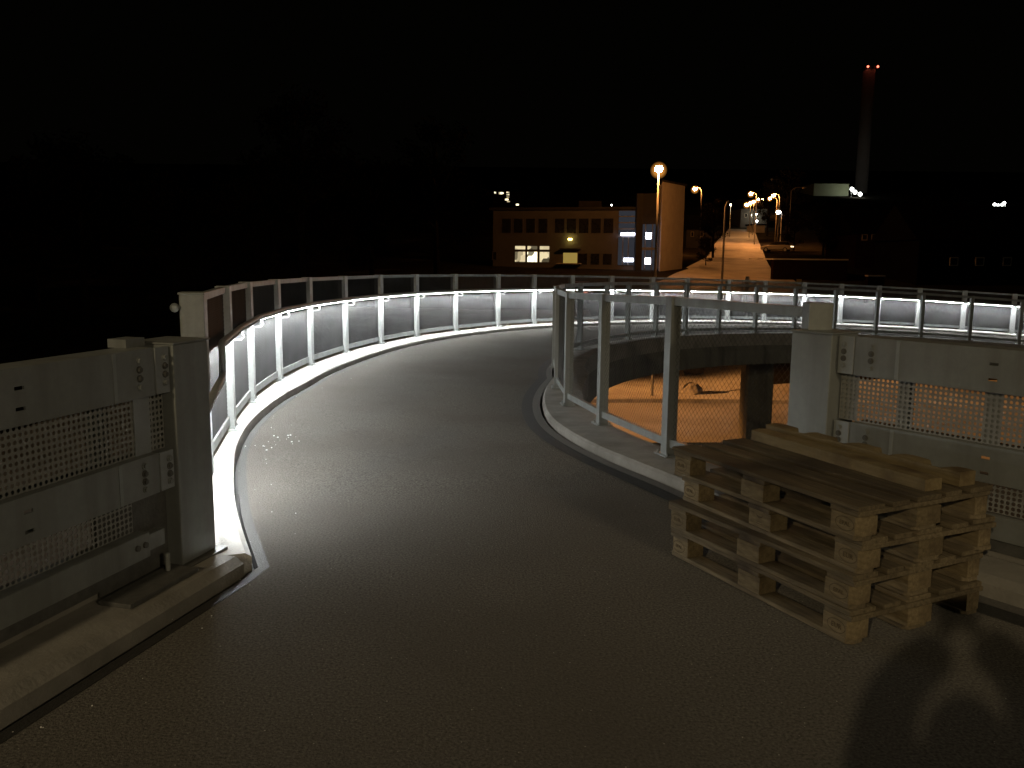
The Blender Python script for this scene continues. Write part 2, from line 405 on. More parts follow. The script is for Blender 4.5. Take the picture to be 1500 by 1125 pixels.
def parapet(P0, d, n, s0, label, left):
    org = P0+d*s0
    def xf(p): return org+d*p.x+n*p.y+Vector((0, 0, p.z))
    t = thing('bridge_parapet', label, 'bridge parapet', org.copy())
    S = -5.0; FO = .20 if left else .165
    po = MB(xf)
    po.box((0, FO, .085), (.262, .42, 1.132))
    p = po.build('end_post', M['steel'], t, bevel=.006)
    MB(xf).box((-.008, FO-.01, 1.133), (.27, .43, 1.141)).build('cap_plate', M['steel'], p)
    MB(xf).box((-.03, FO-.05, .078), (.285, .44, .0955)).build('foot_plate', M['steeld'], p)
    for nm, z0, z1 in (('top_beam', .917, 1.13), ('middle_beam', .475, .655)):
        b = MB(xf); zc = (z0+z1)/2
        sl_ = []
        for k in range(5):
            sx = -.84-k*1.0
            sl_ += [(sx-.022, sx+.022, zc+.012+.012, zc+.012+.026), (sx-.022, sx+.022, zc-.052, zc-.038)]
        web_with_slots(b, S, -.108, .22, z0, z1, sl_)
        b.box((S, .229, z1-.009), (-.108, .36, z1)); b.box((S, .229, z0), (-.108, .36, z0+.009))
        beam = b.build(nm, M['steel'], t)
        # weld seam and packing strips behind the web
        MB(xf).box((-.365, .2172, z0+.004), (-.345, .2198, z1-.004)).build('weld_strip', M['steel2'], beam)
        pl = MB(xf).box((-.104, .214, z0+.002), (-.012, .226, z1-.002)).build('splice_plate', M['steel2'], beam, bevel=.002)
        for col, base in ((-.205, .22), (-.045, .214)):
            for k in range(4):
                bz = zc+(-.058+.0385*k)*(1 if z1 > 1 else .92)
                bo = MB(xf)
                bo.tube([(col, base-.0005, bz), (col, base-.004, bz)], .0165, 12)
                bo.tube([(col, base-.004, bz), (col, base-.013, bz)], .0115, 6)
                bo.build('bolt', M['steeld'] if k % 3 else M['steel'], beam)
    up = MB(xf); perforated(up, S, -.012, .657, .915, .262, .0262, .0088)
    u = up.build('perforated_panel', M['sheet'], t); sm = u.modifiers.new('sheet', 'SOLIDIFY'); sm.thickness = .003
    if left:
        MB(xf).box((-.213, .254, .657), (-.108, .259, .915)).build('cover_strip', M['steel2'], u)
    else:
        MB(xf).box((-.105, .280, .657), (-.005, .286, .915)).build('backing_plate', M['steel2'], u)
        for k in range(5):
            MB(xf).box((-.80-k*1.0-.07, .268, .657), (-.80-k*1.0+.0, .272, .915)).build('strut', M['steel'], u)
    lo = MB(xf)
    perforated(lo, S, -.25, .327, .473, .262, .0262, .0104)
    l = lo.build('perforated_panel', M['sheet'], t); sm = l.modifiers.new('sheet', 'SOLIDIFY'); sm.thickness = .003
    r_ = MB(xf); channel(r_, S, -.20, .215, .205, .318, .10); r_.box((-.20, .225, .225), (-.085, .30, .30))
    lr = r_.build('lower_rail', M['steel'], t, bevel=.003)
    for bx in (-.285, -.235):
        b = MB(xf); b.tube([(bx, .2145, .268), (bx, .204, .268)], .014, 8); b.build('bolt', M['steeld'], lr)
    MB(xf).box((-.45, .275, .10), (-.002, .283, .474)).build('end_plate', M['steeld'], t)
    MB(xf).box((S, .26, .134), (-.252, .32, .203)).build('sill', M['steeld'], t)
    # posts inside the parapet, one each metre
    for k in range(5):
        sx = -.36-k*1.0
        MB(xf).box((sx-.03, .29, .10), (sx+.03, .355, .916)).build('inner_post', M['steel'], t)
    bp = MB(xf).box((-.50, .085, .0925), (-.045, .245, .113)).build('base_plate', M['steeld'], t, bevel=.004)
    b = MB(xf); b.tube([(-.12, .19, .113), (-.12, .19, .195)], .011, 8); b.build('anchor_bolt', M['steel'], bp)
    if left: MB(xf).box((-.18, .30, 1.1305), (-.06, .395, 1.168)).build('lug', M['steel'], t)
    return t
parapet(K0, DL, NL, 1.235, 'grey steel bridge parapet at left edge with dark perforated panels, ending at a tall post', True)
parapet(Q0, DR, NR, 1.05, 'grey steel bridge parapet at right behind the pallets, brighter, with snow showing through its holes', False)
def kerb(P0, d, n, s1, name, zb=0):
    k = MB(lambda p: P0+d*p.x+n*p.y+Vector((0, 0, p.z)))
    pr = [(0, -.1), (0, .055), (.045, .088), (.30, .092), (.302, .13), (.55, .135), (.55, -.6), (.4, -.6)]
    m_ = len(pr)
    k.add([(-6, o, z) for o, z in pr]+[(s1, o, z) for o, z in pr], [tuple(range(m_)), tuple(range(m_, 2*m_))[::-1]]+[(i, (i+1) % m_, (i+1) % m_+m_, i+m_) for i in range(m_)])
    return struct(k, name, M['concrete'])
kerb(K0, DL, NL, 1.425, 'left_kerb'); kerb(Q0, DR, NR, 1.03, 'right_kerb')

# ------------------------------------------------------------------ outer fence with lit handrail
def wire_mesh(w_, h_, pitch, rad, name):
    mb = MB()
    for sgn in (1, -1):
        n = int((w_+h_)/pitch)+1
        for i in range(1, n):
            c = i*pitch
            # x+z=c clipped to the rectangle
            x0 = max(0, c-h_); x1 = min(w_, c)
            if x1-x0 < 1e-3: continue
            a = Vector((x0, 0, c-x0)); b = Vector((x1, 0, c-x1))
            if sgn < 0: a.x, b.x = w_-a.x, w_-b.x
            mb.tube([a+Vector((0, .001*sgn, 0)), b+Vector((0, .001*sgn, 0))], rad, 3, cap=False)
    return mb.mesh(name, M['wire'], norm=False)
OUTM = wire_mesh(1.5, 1.03, .034, .0046, 'fine_mesh_panel')
INM = wire_mesh(1.4, 1.03, .050, .0011, 'chain_mesh_panel')
def post_mesh(w_, d_, h_, fl, mt=None):
    mb = MB(); mb.box((-w_/2, -d_/2, .012), (w_/2, d_/2, h_)); 
    mb.box((-fl/2, -fl*.38, -.002), (fl/2, fl*.38, .012))
    for i in (-1, 1):
        for j in (-1, 1): mb.tube([(i*fl*.38, j*fl*.26, .012), (i*fl*.38, j*fl*.26, .034)], .009, 6)
    return mb.mesh('post', mt or M['steel'])
outer = thing('curved_fence', 'long curved mesh fence with white lit handrail along the ramp outer edge', 'fence', pol(190, 14.9))
oa = [198.1, 192.4, 186.4, 180.2, 173.6, 167.1, 160.7, 154.0, 147.0, 141.3, 135.4, 129.4, 123.4, 118.4, 112.6, 107.6, 102.4, 97.6, 92.9, 88.0, 82.8, 77.3]
while oa[-1] > -22: oa.append(oa[-1]-5.6)
opts = [pol(a, tab(RT, a), .083) for a in oa]
opts = [Vector((-2.05, 5.52, .083))]+opts
PM = post_mesh(.125, .115, 1.2, .23, M['post'])
oloc = outer.location
hr = []
for i, p in enumerate(opts):
    d = (opts[min(i+1, len(opts)-1)]-opts[max(i-1, 0)]); d.z = 0; d.normalize()
    n = Vector((d.y, -d.x, 0))          # towards the path
    rz = math.atan2(d.y, d.x)
    if i == 0:
        e = MB(lambda q: p+d*q.x+n*q.y+Vector((0, 0, q.z))); e.box((-.075, -.075, 0), (.075, .075, 1.2))
        ep = e.build('end_post', M['steel'], outer, bevel=.006)
        k = MB(lambda q: p+d*q.x+n*q.y+Vector((0, 0, q.z))); k.ball((-.09, -.10, 1.12), .03, 10); k.tube([(-.06, -.06, 1.12), (-.09, -.10, 1.12)], .012, 8); k.build('knob', M['steel2'], ep, smooth=True)
        MB(lambda q: p+d*q.x+n*q.y+Vector((0, 0, q.z))).box((-.082, -.082, 1.2), (.082, .082, 1.215))  .build('cap_plate', M['steel'], ep, bevel=.004)
    else:
        put('post', PM, outer, p-oloc, rz)
    hr.append(p+n*.125+Vector((0, 0, .855)))
for i, (p, q) in enumerate(zip(opts, opts[1:])):
    v = q-p; ln = v.length; u = v.normalized(); rz = math.atan2(v.y, v.x)
    pn = put('mesh_panel', OUTM, outer, p+u*.05+Vector((0, 0, .12))-oloc, rz, ((ln-.1)/1.5, 1, 1))
    pn.rotation_euler = (0, -math.asin(v.z/ln), rz)
tr = MB(); br = MB()
for p, q in zip(opts, opts[1:]):
    u = (q-p).normalized()
    tr.bar(p+u*.0425+Vector((0, 0, 1.17)), q-u*.0425+Vector((0, 0, 1.17)), .05, .05)
    br.bar(p+u*.0425+Vector((0, 0, .085)), q-u*.0425+Vector((0, 0, .085)), .04, .07)
tr.build('top_rail', M['steel'], outer); br.build('bottom_rail', M['steel'], outer)
# handrail with its hooked end
d0 = (hr[1]-hr[0]).normalized()
start = hr[0]+d0*.32
low = start+Vector((0, 0, -.20)); ext = Vector((-1.58, 4.28, low.z-.03))
hook = [ext, low+(ext-low).normalized()*.05+Vector((0, 0, -.03)), low+Vector((0, -.01, -.012)), low, start+Vector((0, 0, -.03)), start+d0*.03]
H = MB(); H.tube(hook+hr[1:], .024, 10)
hand = H.build('handrail', M['rail'], outer, smooth=True)
seg = [start+d0*.02]+hr[1:]
for i, (p, q) in enumerate([(ext, low+Vector((0, 0, -.03)))]+list(zip(seg, seg[1:]))):
    u = (q-p).normalized(); n = Vector((u.y, -u.x, 0)).normalized()
    dn = (Vector((0, 0, -1))*.99+n*.10).normalized(); sd = u.cross(dn).normalized()
    if sd.dot(n) > 0: sd = -sd           # sd points to the fence side
    c0 = dn*.030
    h_ = MB(); h_.bar(p+u*.05+c0, q-u*.05+c0, .030, .008, up=dn); o1 = c0+sd*.0165+dn*.004
    h_.bar(p+u*.05+o1, q-u*.05+o1, .003, .016, up=dn)
    hs = h_.build('light_housing', M['rail'], hand)
    c1 = p+u*.06+dn*.0345; c2 = q-u*.06+dn*.0345
    s_ = MB(); s_.obox((c1+c2)/2, (c2-c1)/2, sd*.0115, dn*.0005); s_.build('light_strip', M['led'], hand)
for i in range(1, len(opts)):
    p = opts[i]; d = (opts[min(i+1, len(opts)-1)]-opts[i-1]); d.z = 0; d.normalize(); n = Vector((d.y, -d.x, 0))
    b = MB(); z = Vector((0, 0, 1)); f = p+d*.055
    b.tube([f+z*.79+n*.02, f+z*.745+n*.05, f+z*.745+n*.12+d*.05, f+z*.77+n*.14+d*.07, f+z*.82+n*.11+d*.07], .007, 6)
    b.build('bracket', M['rail'], hand, smooth=True)

# ------------------------------------------------------------------ inner fence
inner = thing('curved_fence', 'unlit mesh fence on square grey posts around the open well inside the ramp', 'fence', Vector((.6, 8.9, 0)))
ia = []
ipts = [Vector((1.78, 5.02, .07)), Vector((1.19, 6.36, .07)), Vector((.835, 7.80, .07)), Vector((.60, 9.05, .068)), Vector((.555, 10.35, .055))]
def far_angle(px, r=11.62):
    a = at(px, 500, 10); dx, dy = a.x, a.y; L = math.hypot(dx, dy); dx /= L; dy /= L
    b = dx*C.x+dy*C.y; cc = C.x**2+C.y**2-r*r; s = b+math.sqrt(max(0, b*b-cc)); return ang((dx*s, dy*s))
a = 182.0
fa = [far_angle(x) for x in (843, 872, 905, 947, 991, 1041, 1095, 1153, 1212, 1274, 1341, 1413, 1487)]
for b in [176, 168.5, 161]+[x for x in fa if x < 157]: ipts.append(pol(b, 11.40, .072))
b = fa[-1]-7
while b > -22: ipts.append(pol(b, 11.40, .072)); b -= 7
for p in ipts: p.z -= drop_in(p)
IPM = post_mesh(.085, .085, 1.2, .19)
il = inner.location
for i, p in enumerate(ipts):
    d = (ipts[min(i+1, len(ipts)-1)]-ipts[max(i-1, 0)]); rz = math.atan2(d.y, d.x)
    if i == 0:
        e = MB(lambda q: p+q); e.box((-.07, -.06, 0), (.07, .06, 1.225)); e.build('end_post', M['steel'], inner, bevel=.004)
    else: put('post', IPM, inner, p-il, rz)
tr = MB(); br = MB()
for p, q in zip(ipts, ipts[1:]):
    v = q-p; ln = v.length; u = v.normalized(); rz = math.atan2(v.y, v.x); e = .0405 if p is not ipts[0] else .07
    tr.bar(p+u*e+Vector((0, 0, 1.165)), q-u*.0405+Vector((0, 0, 1.165)), .05, .06)
    br.bar(p+u*e+Vector((0, 0, .10)), q-u*.0405+Vector((0, 0, .10)), .04, .06)
    pn = put('mesh_panel', INM, inner, p+u*.05+Vector((0, 0, .13))-il, rz, ((ln-.1)/1.4, 1, 1)); pn.rotation_euler = (0, -math.asin(v.z/ln), rz)
tr.build('top_rail', M['steel'], inner); br.build('bottom_rail', M['steel'], inner)

# ------------------------------------------------------------------ pallets
PA = R(116.1)
def ring(mb, c, ax, ay, rx, ry, wd, nrm, n=24):
    V = []; 
    for k in range(n):
        a = 2*math.pi*k/n
        for s in (1, -1):
            V.append(c+ax*math.cos(a)*(rx+s*wd/2)+ay*math.sin(a)*(ry+s*wd/2))
    return mb.add(V, [(2*k, 2*k+1, (2*k+3) % (2*n), (2*k+2) % (2*n)) for k in range(n)])
def text_mesh(txt, size, c, ax, ay, nrm, name, parent):
    cu = bpy.data.curves.new('mark', 'FONT'); cu.body = txt; cu.size = size; cu.align_x = 'CENTER'; cu.align_y = 'CENTER'; cu.extrude = .0008; cu.resolution_u = 2
    o = bpy.data.objects.new('mark', cu); COL.objects.link(o)
    me = bpy.data.meshes.new_from_object(o.evaluated_get(bpy.context.evaluated_depsgraph_get())); bpy.data.objects.remove(o)
    for v in me.vertices: v.co = c+ax*v.co.x+ay*v.co.y+nrm*v.co.z
    me.materials.clear(); me.materials.append(M['ink']); return put(name, me, parent)
def jig(a): return random.uniform(-a, a)
def pallet(label, z, dx, dy, da, fancy):
    """local frame: x along the 1.2 m side, y across; the origin is the near corner on the deck"""
    t = thing('wooden_pallet', label, 'pallet', (0, 0, 0), 'four stacked wooden pallets')
    org = Vector((1.366+dx, 3.265+dy, z)); t.location = org; t.rotation_euler = (0, 0, PA+da)
    def bld(mb, nm, mt, bev=.003):
        o = bpy.data.objects.new(nm, mb.mesh(nm, mt)); COL.objects.link(o); o.parent = t
        if bev:
            b = o.modifiers.new('bevel', 'BEVEL'); b.width = bev; b.segments = 1
        return o
    L, W_ = 1.2, .8
    ys = [(-.0, .10), (.3275, .4725), (.70, .80)]
    for a, b in ys:
        mb = MB(); e = jig(.004); c = .022
        mb.prism([(c, -b-e), (L-c, -b-e), (L, -b-e+c), (L, -a-e-c), (L-c, -a-e), (c, -a-e), (0, -a-e-c), (0, -b-e+c)], 0, .021)
        bld(mb, 'bottom_board', M['wood'])
        for x0, x1 in ((0, .145), (.5275, .6725), (1.055, 1.2)):
            mb = MB(); e = jig(.006); g = jig(.004); c = .022
            cx0 = c if x0 == 0 else .001; cx1 = c if x1 == 1.2 else .001
            y0, y1 = -b+g, -a+g
            mb.prism([(x0+e+(cx0 if y0 < -.7 else 0), y0), (x1+e-(cx1 if y0 < -.7 else 0), y0), (x1+e, y0+(cx1 if y0 < -.7 else 0.001)), (x1+e, y1-(cx1 if a == 0 else .001)),
                      (x1+e-(cx1 if a == 0 else .001), y1), (x0+e+(cx0 if a == 0 else .001), y1), (x0+e, y1-(cx0 if a == 0 else .001)), (x0+e, y0+(cx0 if y0 < -.7 else .001))], .0215, .0995)
            bk = bld(mb, 'block', M['woodb'], .003)
            if a == 0:
                # branded oval marks on the long near side
                cc = Vector(((x0+x1)/2+e, y1+.0012, .060)); ax = Vector((-1, 0, 0)); ay = Vector((0, 0, 1)); nr = Vector((0, 1, 0))
                if x0 != .5275:
                    rg = MB(); ring(rg, cc, ax, ay, .047, .028, .0032, nr); g2 = bpy.data.objects.new('stamp', rg.mesh('stamp', M['ink'], norm=False)); COL.objects.link(g2); g2.parent = bk
                    text_mesh('EUR' if (fancy+int(x0)) % 2 == 0 else 'EPAL', .030 if (fancy+int(x0)) % 2 == 0 else .025, cc, ax, ay, nr, 'lettering', bk)
                elif fancy == 2:
                    rg = MB(); V = []
                    for k in range(13):
                        an = math.pi+math.pi*k/12
                        V += [cc+ax*math.cos(an)*.022+ay*(math.sin(an)*.016+.022), cc+ax*math.cos(an)*.018+ay*(math.sin(an)*.006+.022)]
                    rg.add(V, [(2*k, 2*k+1, 2*k+3, 2*k+2) for k in range(12)])
                    rg.add([cc+ax*.024*i+ay*j for i in (-1, 1) for j in (-.022, -.019)], [(0, 1, 3, 2)]); rg.add([cc+ax*.020*i+ay*j for i in (-1, 1) for j in (-.013, -.010)], [(0, 1, 3, 2)])
                    g2 = bpy.data.objects.new('stamp', rg.mesh('stamp', M['ink'], norm=False)); COL.objects.link(g2); g2.parent = bk
    for x0, x1 in ((0, .145), (.5275, .6725), (1.055, 1.2)):
        mb = MB(); e = jig(.006); mb.box((x0+e, -.80, .100), (x1+e, 0, .1215)); o = bld(mb, 'stringer_board', M['wood'])
    for a, b in ((0, .145), (.185, .285), (.3275, .4725), (.515, .615), (.655, .80)):
        mb = MB(); e = jig(.008); h = jig(.002)
        x1 = L+jig(.008); mb.box((jig(.006), -b+jig(.003), .122), (x1, -a+jig(.003), .1437+h)); q_ = bld(mb, 'deck_board', M['woodd'] if fancy == 3 else M['wood']); q_.rotation_euler = (R(jig(.5)), 0, R(jig(.35)))
    return t
PH = .1446
pallet('lowest wooden pallet of the stack of four, standing directly on the asphalt', .004, 0, 0, 0, 0)
pallet('second wooden pallet from the ground in the stack of four', .004+PH, .006, .004, R(1.1), 1)
pallet('third wooden pallet from the ground, with a pale block bearing a dark crescent mark', .004+2*PH, .030, .020, R(-1.2), 2)
pallet('topmost wooden pallet of the four, carrying two loose timbers on its dark boards', .004+3*PH, .004, -.006, R(.4), 3)
# two loose timbers on top
def timber(label, x0, x1, y0, y1, h, da, notch):
    z = .004+4*PH+.002
    t = thing('timber_beam', label, 'timber', (1.366, 3.265, z), None); t.rotation_euler = (0, 0, PA+da)
    mb = MB(); n = 26; V = []
    rnd = random.Random(int(h*1000))
    for i in range(n+1):
        x = x0+(x1-x0)*i/n
        jj = rnd.uniform(-.003, .003); top = h+rnd.uniform(-.003, .003)
        cut = notch and (i % 6 in (3, 4)) and 1 < i < n-1
        yy = y1-(.035 if cut else 0)
        V += [(x, -y1+jj, 0), (x, -y0+jj*.5, 0), (x, -y0+jj, top), (x, -(y0+y1)/2, top+(.004 if not cut else -.012)), (x, -yy+jj, top-(.028 if cut else 0))]
    k = 5
    mb.add(V, [(i*k+j, i*k+(j+1) % k, (i+1)*k+(j+1) % k, (i+1)*k+j) for i in range(n) for j in range(k)]+[tuple(range(k)), tuple(range(n*k, n*k+k))[::-1]])
    o = mb.build('timber', M['wood2'], None); o.parent = t
    return t
timber('squared yellowish timber lying lengthwise in the middle of the top pallet', .06, 1.17, .43, .53, .052, R(-2.2), False)
timber('notched rough timber lying along the far edge of the top pallet', .03, 1.20, .635, .735, .060, R(.5), True)

# ------------------------------------------------------------------ terrain and roads
GT = [(-40, -4.2), (34, -4.2), (40, -3.9), (44, -3.3), (52, -2.25), (62, -1.5), (72, -.75), (84, .15), (90, .45), (110, 1.5), (130, 2.9), (160, 4.6), (200, 6.9), (250, 9.6), (300, 17), (400, 32), (600, 62), (900, 70)]
def gz(x, y):
    for (a, v), (b, w_) in zip(GT, GT[1:]):
        if y <= b: 
            t = max(0, (y-a)/(b-a)); z = v+(w_-v)*t; break
    else: z = GT[-1][1]
    if x > 9 and 34 < y < 60:     # a snowy slope beyond the far side of the ramp
        z += min(1, (x-9)/8)*1.5*math.sin((y-34)/26*math.pi)
    return z
def grid(x0, x1, y0, y1, nx, ny, dz=0, wob=0):
    mb = MB(); V = []; rnd = random.Random(3)
    for j in range(ny+1):
        for i in range(nx+1):
            x = x0+(x1-x0)*i/nx; y = y0+(y1-y0)*j/ny
            V.append((x, y, gz(x, y)+dz+(wob*math.sin(x*.7+1.3*math.sin(y*.5))*math.cos(y*.9+.4*x) if y < 80 else 0)))
    return mb.add(V, [(j*(nx+1)+i, j*(nx+1)+i+1, (j+1)*(nx+1)+i+1, (j+1)*(nx+1)+i) for j in range(ny) for i in range(nx)])
g = grid(-60, 90, -30, 120, 150, 150, 0, .06); 
q = grid(-900, -60, -30, 120, 8, 15); g.add(q.v, q.f); q = grid(90, 900, -30, 120, 8, 15); g.add(q.v, q.f); q = grid(-900, 900, 120, 900, 40, 78); g.add(q.v, q.f)
go = struct(g, 'ground', M['snow'], norm=False); go.data.materials.append(M['earth'])
for p_ in go.data.polygons:
    c_ = p_.center
    if c_.y > 57 or (c_.x > 11 and c_.y > 37) or (c_.x > 5 and c_.y > 46) or c_.x < -16 or c_.x > 36 or c_.y < 12: p_.material_index = 1
# street climbing away from us, as a strip between two pixel-surveyed edges
def strip(pts, name, material, dz=.06):
    A = []; B = []
    for Y, xl, xr in pts:
        A.append(Vector((xl, Y, gz(xl, Y)+dz))); B.append(Vector((xr, Y, gz(xr, Y)+dz)))
    return struct(loft(A, B, 6), name, material, norm=False)
pts = []
for Y in range(62, 92, 2):
    t = (Y-62)/30; pts.append((Y, xat(930+85*t, Y), xat(1200-68*t, Y)))
for Y in range(92, 255, 6):
    t = min(1, (Y-92)/158); c = 1076+8*t; hw = 3.9*F/Y
    pts.append((Y, xat(c, Y)-3.9-(1-min(1, (Y-92)/20))*1.2, xat(c, Y)+3.9))
strip(pts, 'road', M['road'])
# foot path curving across the court under the ramp, with a kerb line
cpth = MB(); A = []; B = []
for k in range(31):
    x = -6+28*k/30; y = 29.5-.012*(x-8)**2
    A.append(Vector((x, y+4.2, gz(x, y)+.07))); B.append(Vector((x, y-3.2, gz(x, y)+.07)))
struct(loft(A, B, 5), 'court_path', M['road'], norm=False)
kb = MB()
for a, b in zip(A, A[1:]): kb.bar(a+Vector((0, .12, .05)), b+Vector((0, .12, .05)), .2, .16)
struct(kb, 'court_path_kerb', M['concrete'])

# column under the far side of the ramp
pc = at(1108, 560, 24.3)
col = MB(); zb = gz(pc.x, 24.3)-.2; ztop = zr(ang((pc.x, 24.3)))-.66
V = [(pc.x+.46*sx*max(abs(math.cos(a)), .72)*math.cos(a)/max(.72, abs(math.cos(a))), 0, 0) for sx, a in ()]
poly = [(pc.x-.40, 24.0), (pc.x-.33, 23.93), (pc.x+.33, 23.93), (pc.x+.40, 24.0), (pc.x+.40, 24.5), (pc.x+.33, 24.57), (pc.x-.33, 24.57), (pc.x-.40, 24.5)]
col.prism(poly, zb, ztop)
cth = thing('concrete_column', 'thick square concrete column holding up the far side of the curved ramp', 'column', Vector((pc.x, 24.5, zb)))
col.build('shaft', M['fascia'], cth); MB().box((pc.x-.55, 23.8, ztop), (pc.x+.55, 25.2, ztop+.1)).build('bearing', M['steeld'], cth)

# boulders, signpost in the court
def boulder(label, px, py, Y, sx, sy, sz, seed):
    p = at(px, py, Y); p.z = gz(p.x, Y)
    bm = bmesh.new(); bmesh.ops.create_icosphere(bm, subdivisions=4, radius=1)
    rnd = random.Random(seed); cuts = [(Vector((rnd.uniform(-1, 1), rnd.uniform(-1, 1), rnd.uniform(-.3, 1))).normalized(), rnd.uniform(.62, .9)) for _ in range(14)]
    for v in bm.verts:
        for n_, d_ in cuts:
            e = v.co.dot(n_)-d_
            if e > 0: v.co -= n_*e
        v.co += v.co*.03*math.sin(v.co.x*9+seed)*math.cos(v.co.y*11)
        v.co = Vector((v.co.x*sx, v.co.y*sy, v.co.z*sz+sz*.55))
    me = bpy.data.meshes.new('boulder'); bm.to_mesh(me); bm.free(); me.materials.append(M['rock'])
    o = bpy.data.objects.new('boulder', me); COL.objects.link(o); o.location = p
    return tag(o, label, 'boulder', 'boulders in the court')
boulder('larger pale boulder with a sunken dark underside on the orange snow of the court', 1013, 580, 35.8, .46, .4, .36, 4)
boulder('smaller dark boulder further back on the orange snow of the court', 1016, 551, 40.5, .5, .4, .26, 9)
p = at(955, 582, 35.4); p.z = gz(p.x, 35.4)
t = thing('marker_post', 'thin dark post standing in the orange snow left of the boulders', 'post', p)
mb = MB(); mb.tube([p, p+Vector((0, 0, 1.2))], .055, 8); mb.build('pole', M['steeld'], t); mb = MB(); mb.box(p+Vector((-.08, -.03, 1.0)), p+Vector((.08, .03, 1.22))); mb.build('plate', M['steeld'], t)

# ------------------------------------------------------------------ street lamps
def lamp(label, px, py, Y, glowm, rad=.2, arm=0, group='street lamps along the road beyond', pole=True, zb=None, r0=.08, base_px=None):
    h = at(px, py, Y); bx = at(base_px, 400, Y).x if base_px else h.x-arm; zb = gz(bx, Y) if zb is None else zb
    t = thing('street_lamp', label, 'street lamp', Vector((bx, Y, zb)), group)
    mb = MB(); top = h.z+.25
    if arm: mb.tube([(bx, Y, zb), (bx, Y, top-.5), (bx+arm*.25, Y, top-.1), (bx+arm*.6, Y, top), (h.x, Y, top)], [r0*1.3, r0*.8, r0*.7, r0*.6, r0*.6], 8)
    else: mb.tube([(bx, Y, zb), (h.x, Y, top)], [r0*1.3, r0*.7], 8)
    mb.build('pole', M['pole'], t, smooth=True)
    hd = MB(); hd.box((h.x-rad*.8, Y-rad*.8, h.z+rad*.70), (h.x+rad*.8, Y+rad*.8, h.z+rad*.70+.12)); hd.build('lamp_head', M['pole'], t, bevel=.03)
    if glowm:
        b = MB(); b.ball(h, rad, 8, .75); bb = b.build('bulb', glowm, t, smooth=True)
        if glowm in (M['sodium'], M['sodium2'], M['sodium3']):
            b = MB(); b.ball(h-Vector((0, 0, rad*.25)), rad*2.2, 20); b.build('halo_shell', M['halo_shell'], bb, smooth=True)  # added shell: painted orange glow around the bulb, not a lamp part
    return t
lamp('tallest and brightest orange street lamp, in front of the building corner', 965, 248, 74, M['sodium'], .34, 0, r0=.10)
lamp('small orange street lamp just right of the building gable', 1018, 277, 115, M['sodium'], .26, -.9)
lamp('unlit dark lamp post with a short arm at the foot of the road', 1066, 299, 72, None, .12, .5, base_px=1058)
lamp('orange lamp left of the double one above the road', 1100, 284, 150, M['sodium2'], .28, -1.0)
lamp('left one of the paired orange lamps above the road', 1127.5, 291, 140, M['sodium2'], .20, -1.2)
lamp('right one of the paired orange lamps above the road', 1133, 286.5, 137, M['sodium2'], .22, -1.0)
for i, (px, py, Y, s) in enumerate([(1094, 300, 185, 'nearest'), (1099.5, 297.5, 205, 'second'), (1104, 295.5, 230, 'third'), (1111, 292.5, 262, 'fourth'), (1117, 291.5, 290, 'farthest')]):
    lamp('%s of the five small lamps strung in a row over the far road' % s, px, py, Y, M['sodium3'], .36, -.8)
lamp('small pale lamp over the road left of the row of five', 1070.5, 300, 190, M['warm'], .16, 0)
lamp('white lamp at the right kerb below the paired orange lamps', 1140, 311, 150, M['white'], .42, -.6)
lamp('tall white lamp standing above the roofs behind the road', 1130, 264, 260, None, .5, -3.0)
lamp('unlit lamp post with a long leaning arm right of the road', 1178, 277, 130, None, .22, 1.9, r0=.07)
lamp('low white lamp at the far end of the road', 1108.5, 324, 240, M['white'], .30, 0)
lamp('low pale lamp just above the one at the far end of the road', 1108, 314, 255, M['warm'], .24, 0)

# ------------------------------------------------------------------ buildings
def facade_box(mb, A, B, u0, u1, z0, z1, out, dep=.12):
    d = (B-A); L = d.length; d = d/L; n = Vector((d.y, -d.x, 0))
    c = A+d*(u0+u1)/2+n*(out-dep/2); c.z = (z0+z1)/2
    return mb.obox(c, d*(u1-u0)/2, n*dep/2, Vector((0, 0, (z1-z0)/2)))
def hz(py, Y): return at(900, py, Y).z
A = Vector((xat(722, 92), 92, 0)); B = Vector((xat(931, 88), 88, 0)); zb = .1; zt = hz(308.5, 90)
dAB = (B-A).normalized(); nAB = Vector((dAB.y, -dAB.x, 0)); LAB = (B-A).length
t = thing('office_building', 'two storey office building with a few lit ground floor windows beyond the ramp', 'building', Vector((A.x, A.y, zb)))
fp = [A, B, B-nAB*14, A-nAB*14]
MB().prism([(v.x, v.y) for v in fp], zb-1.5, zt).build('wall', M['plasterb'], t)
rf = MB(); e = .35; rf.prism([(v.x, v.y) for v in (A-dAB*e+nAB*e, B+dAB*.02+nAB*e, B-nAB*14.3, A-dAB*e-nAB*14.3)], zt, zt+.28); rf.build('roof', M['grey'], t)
mb = MB(); rp = A+dAB*9.5-nAB*4; mb.box(rp+Vector((-1.2, -1, zt+.28)), rp+Vector((1.2, 1, zt+1.1))); mb.build('roof_vent', M['grey'], t)
def upx(px):  # position along the facade seen at a pixel column
    a = at(px, 380, 1); s = a.x
    return (s*A.y-A.x)/(dAB.x-s*dAB.y)
def window(px0, px1, py0, py1, m_, fr=True):
    u0, u1 = upx(px0), upx(px1); Y = 90; z0, z1 = hz(py1, Y), hz(py0, Y)
    f = MB(); facade_box(f, A, B, u0-.09, u1+.09, z0-.09, z0, .06); facade_box(f, A, B, u0-.09, u1+.09, z1, z1+.09, .06)
    facade_box(f, A, B, u0-.09, u0, z0, z1, .06); facade_box(f, A, B, u1, u1+.09, z0, z1, .06)
    w_ = f.build('window', M['plasterb'], t)
    facade_box(MB(), A, B, u0, u1, z0, z1, .02, .04).build('pane', m_, w_)
    return w_
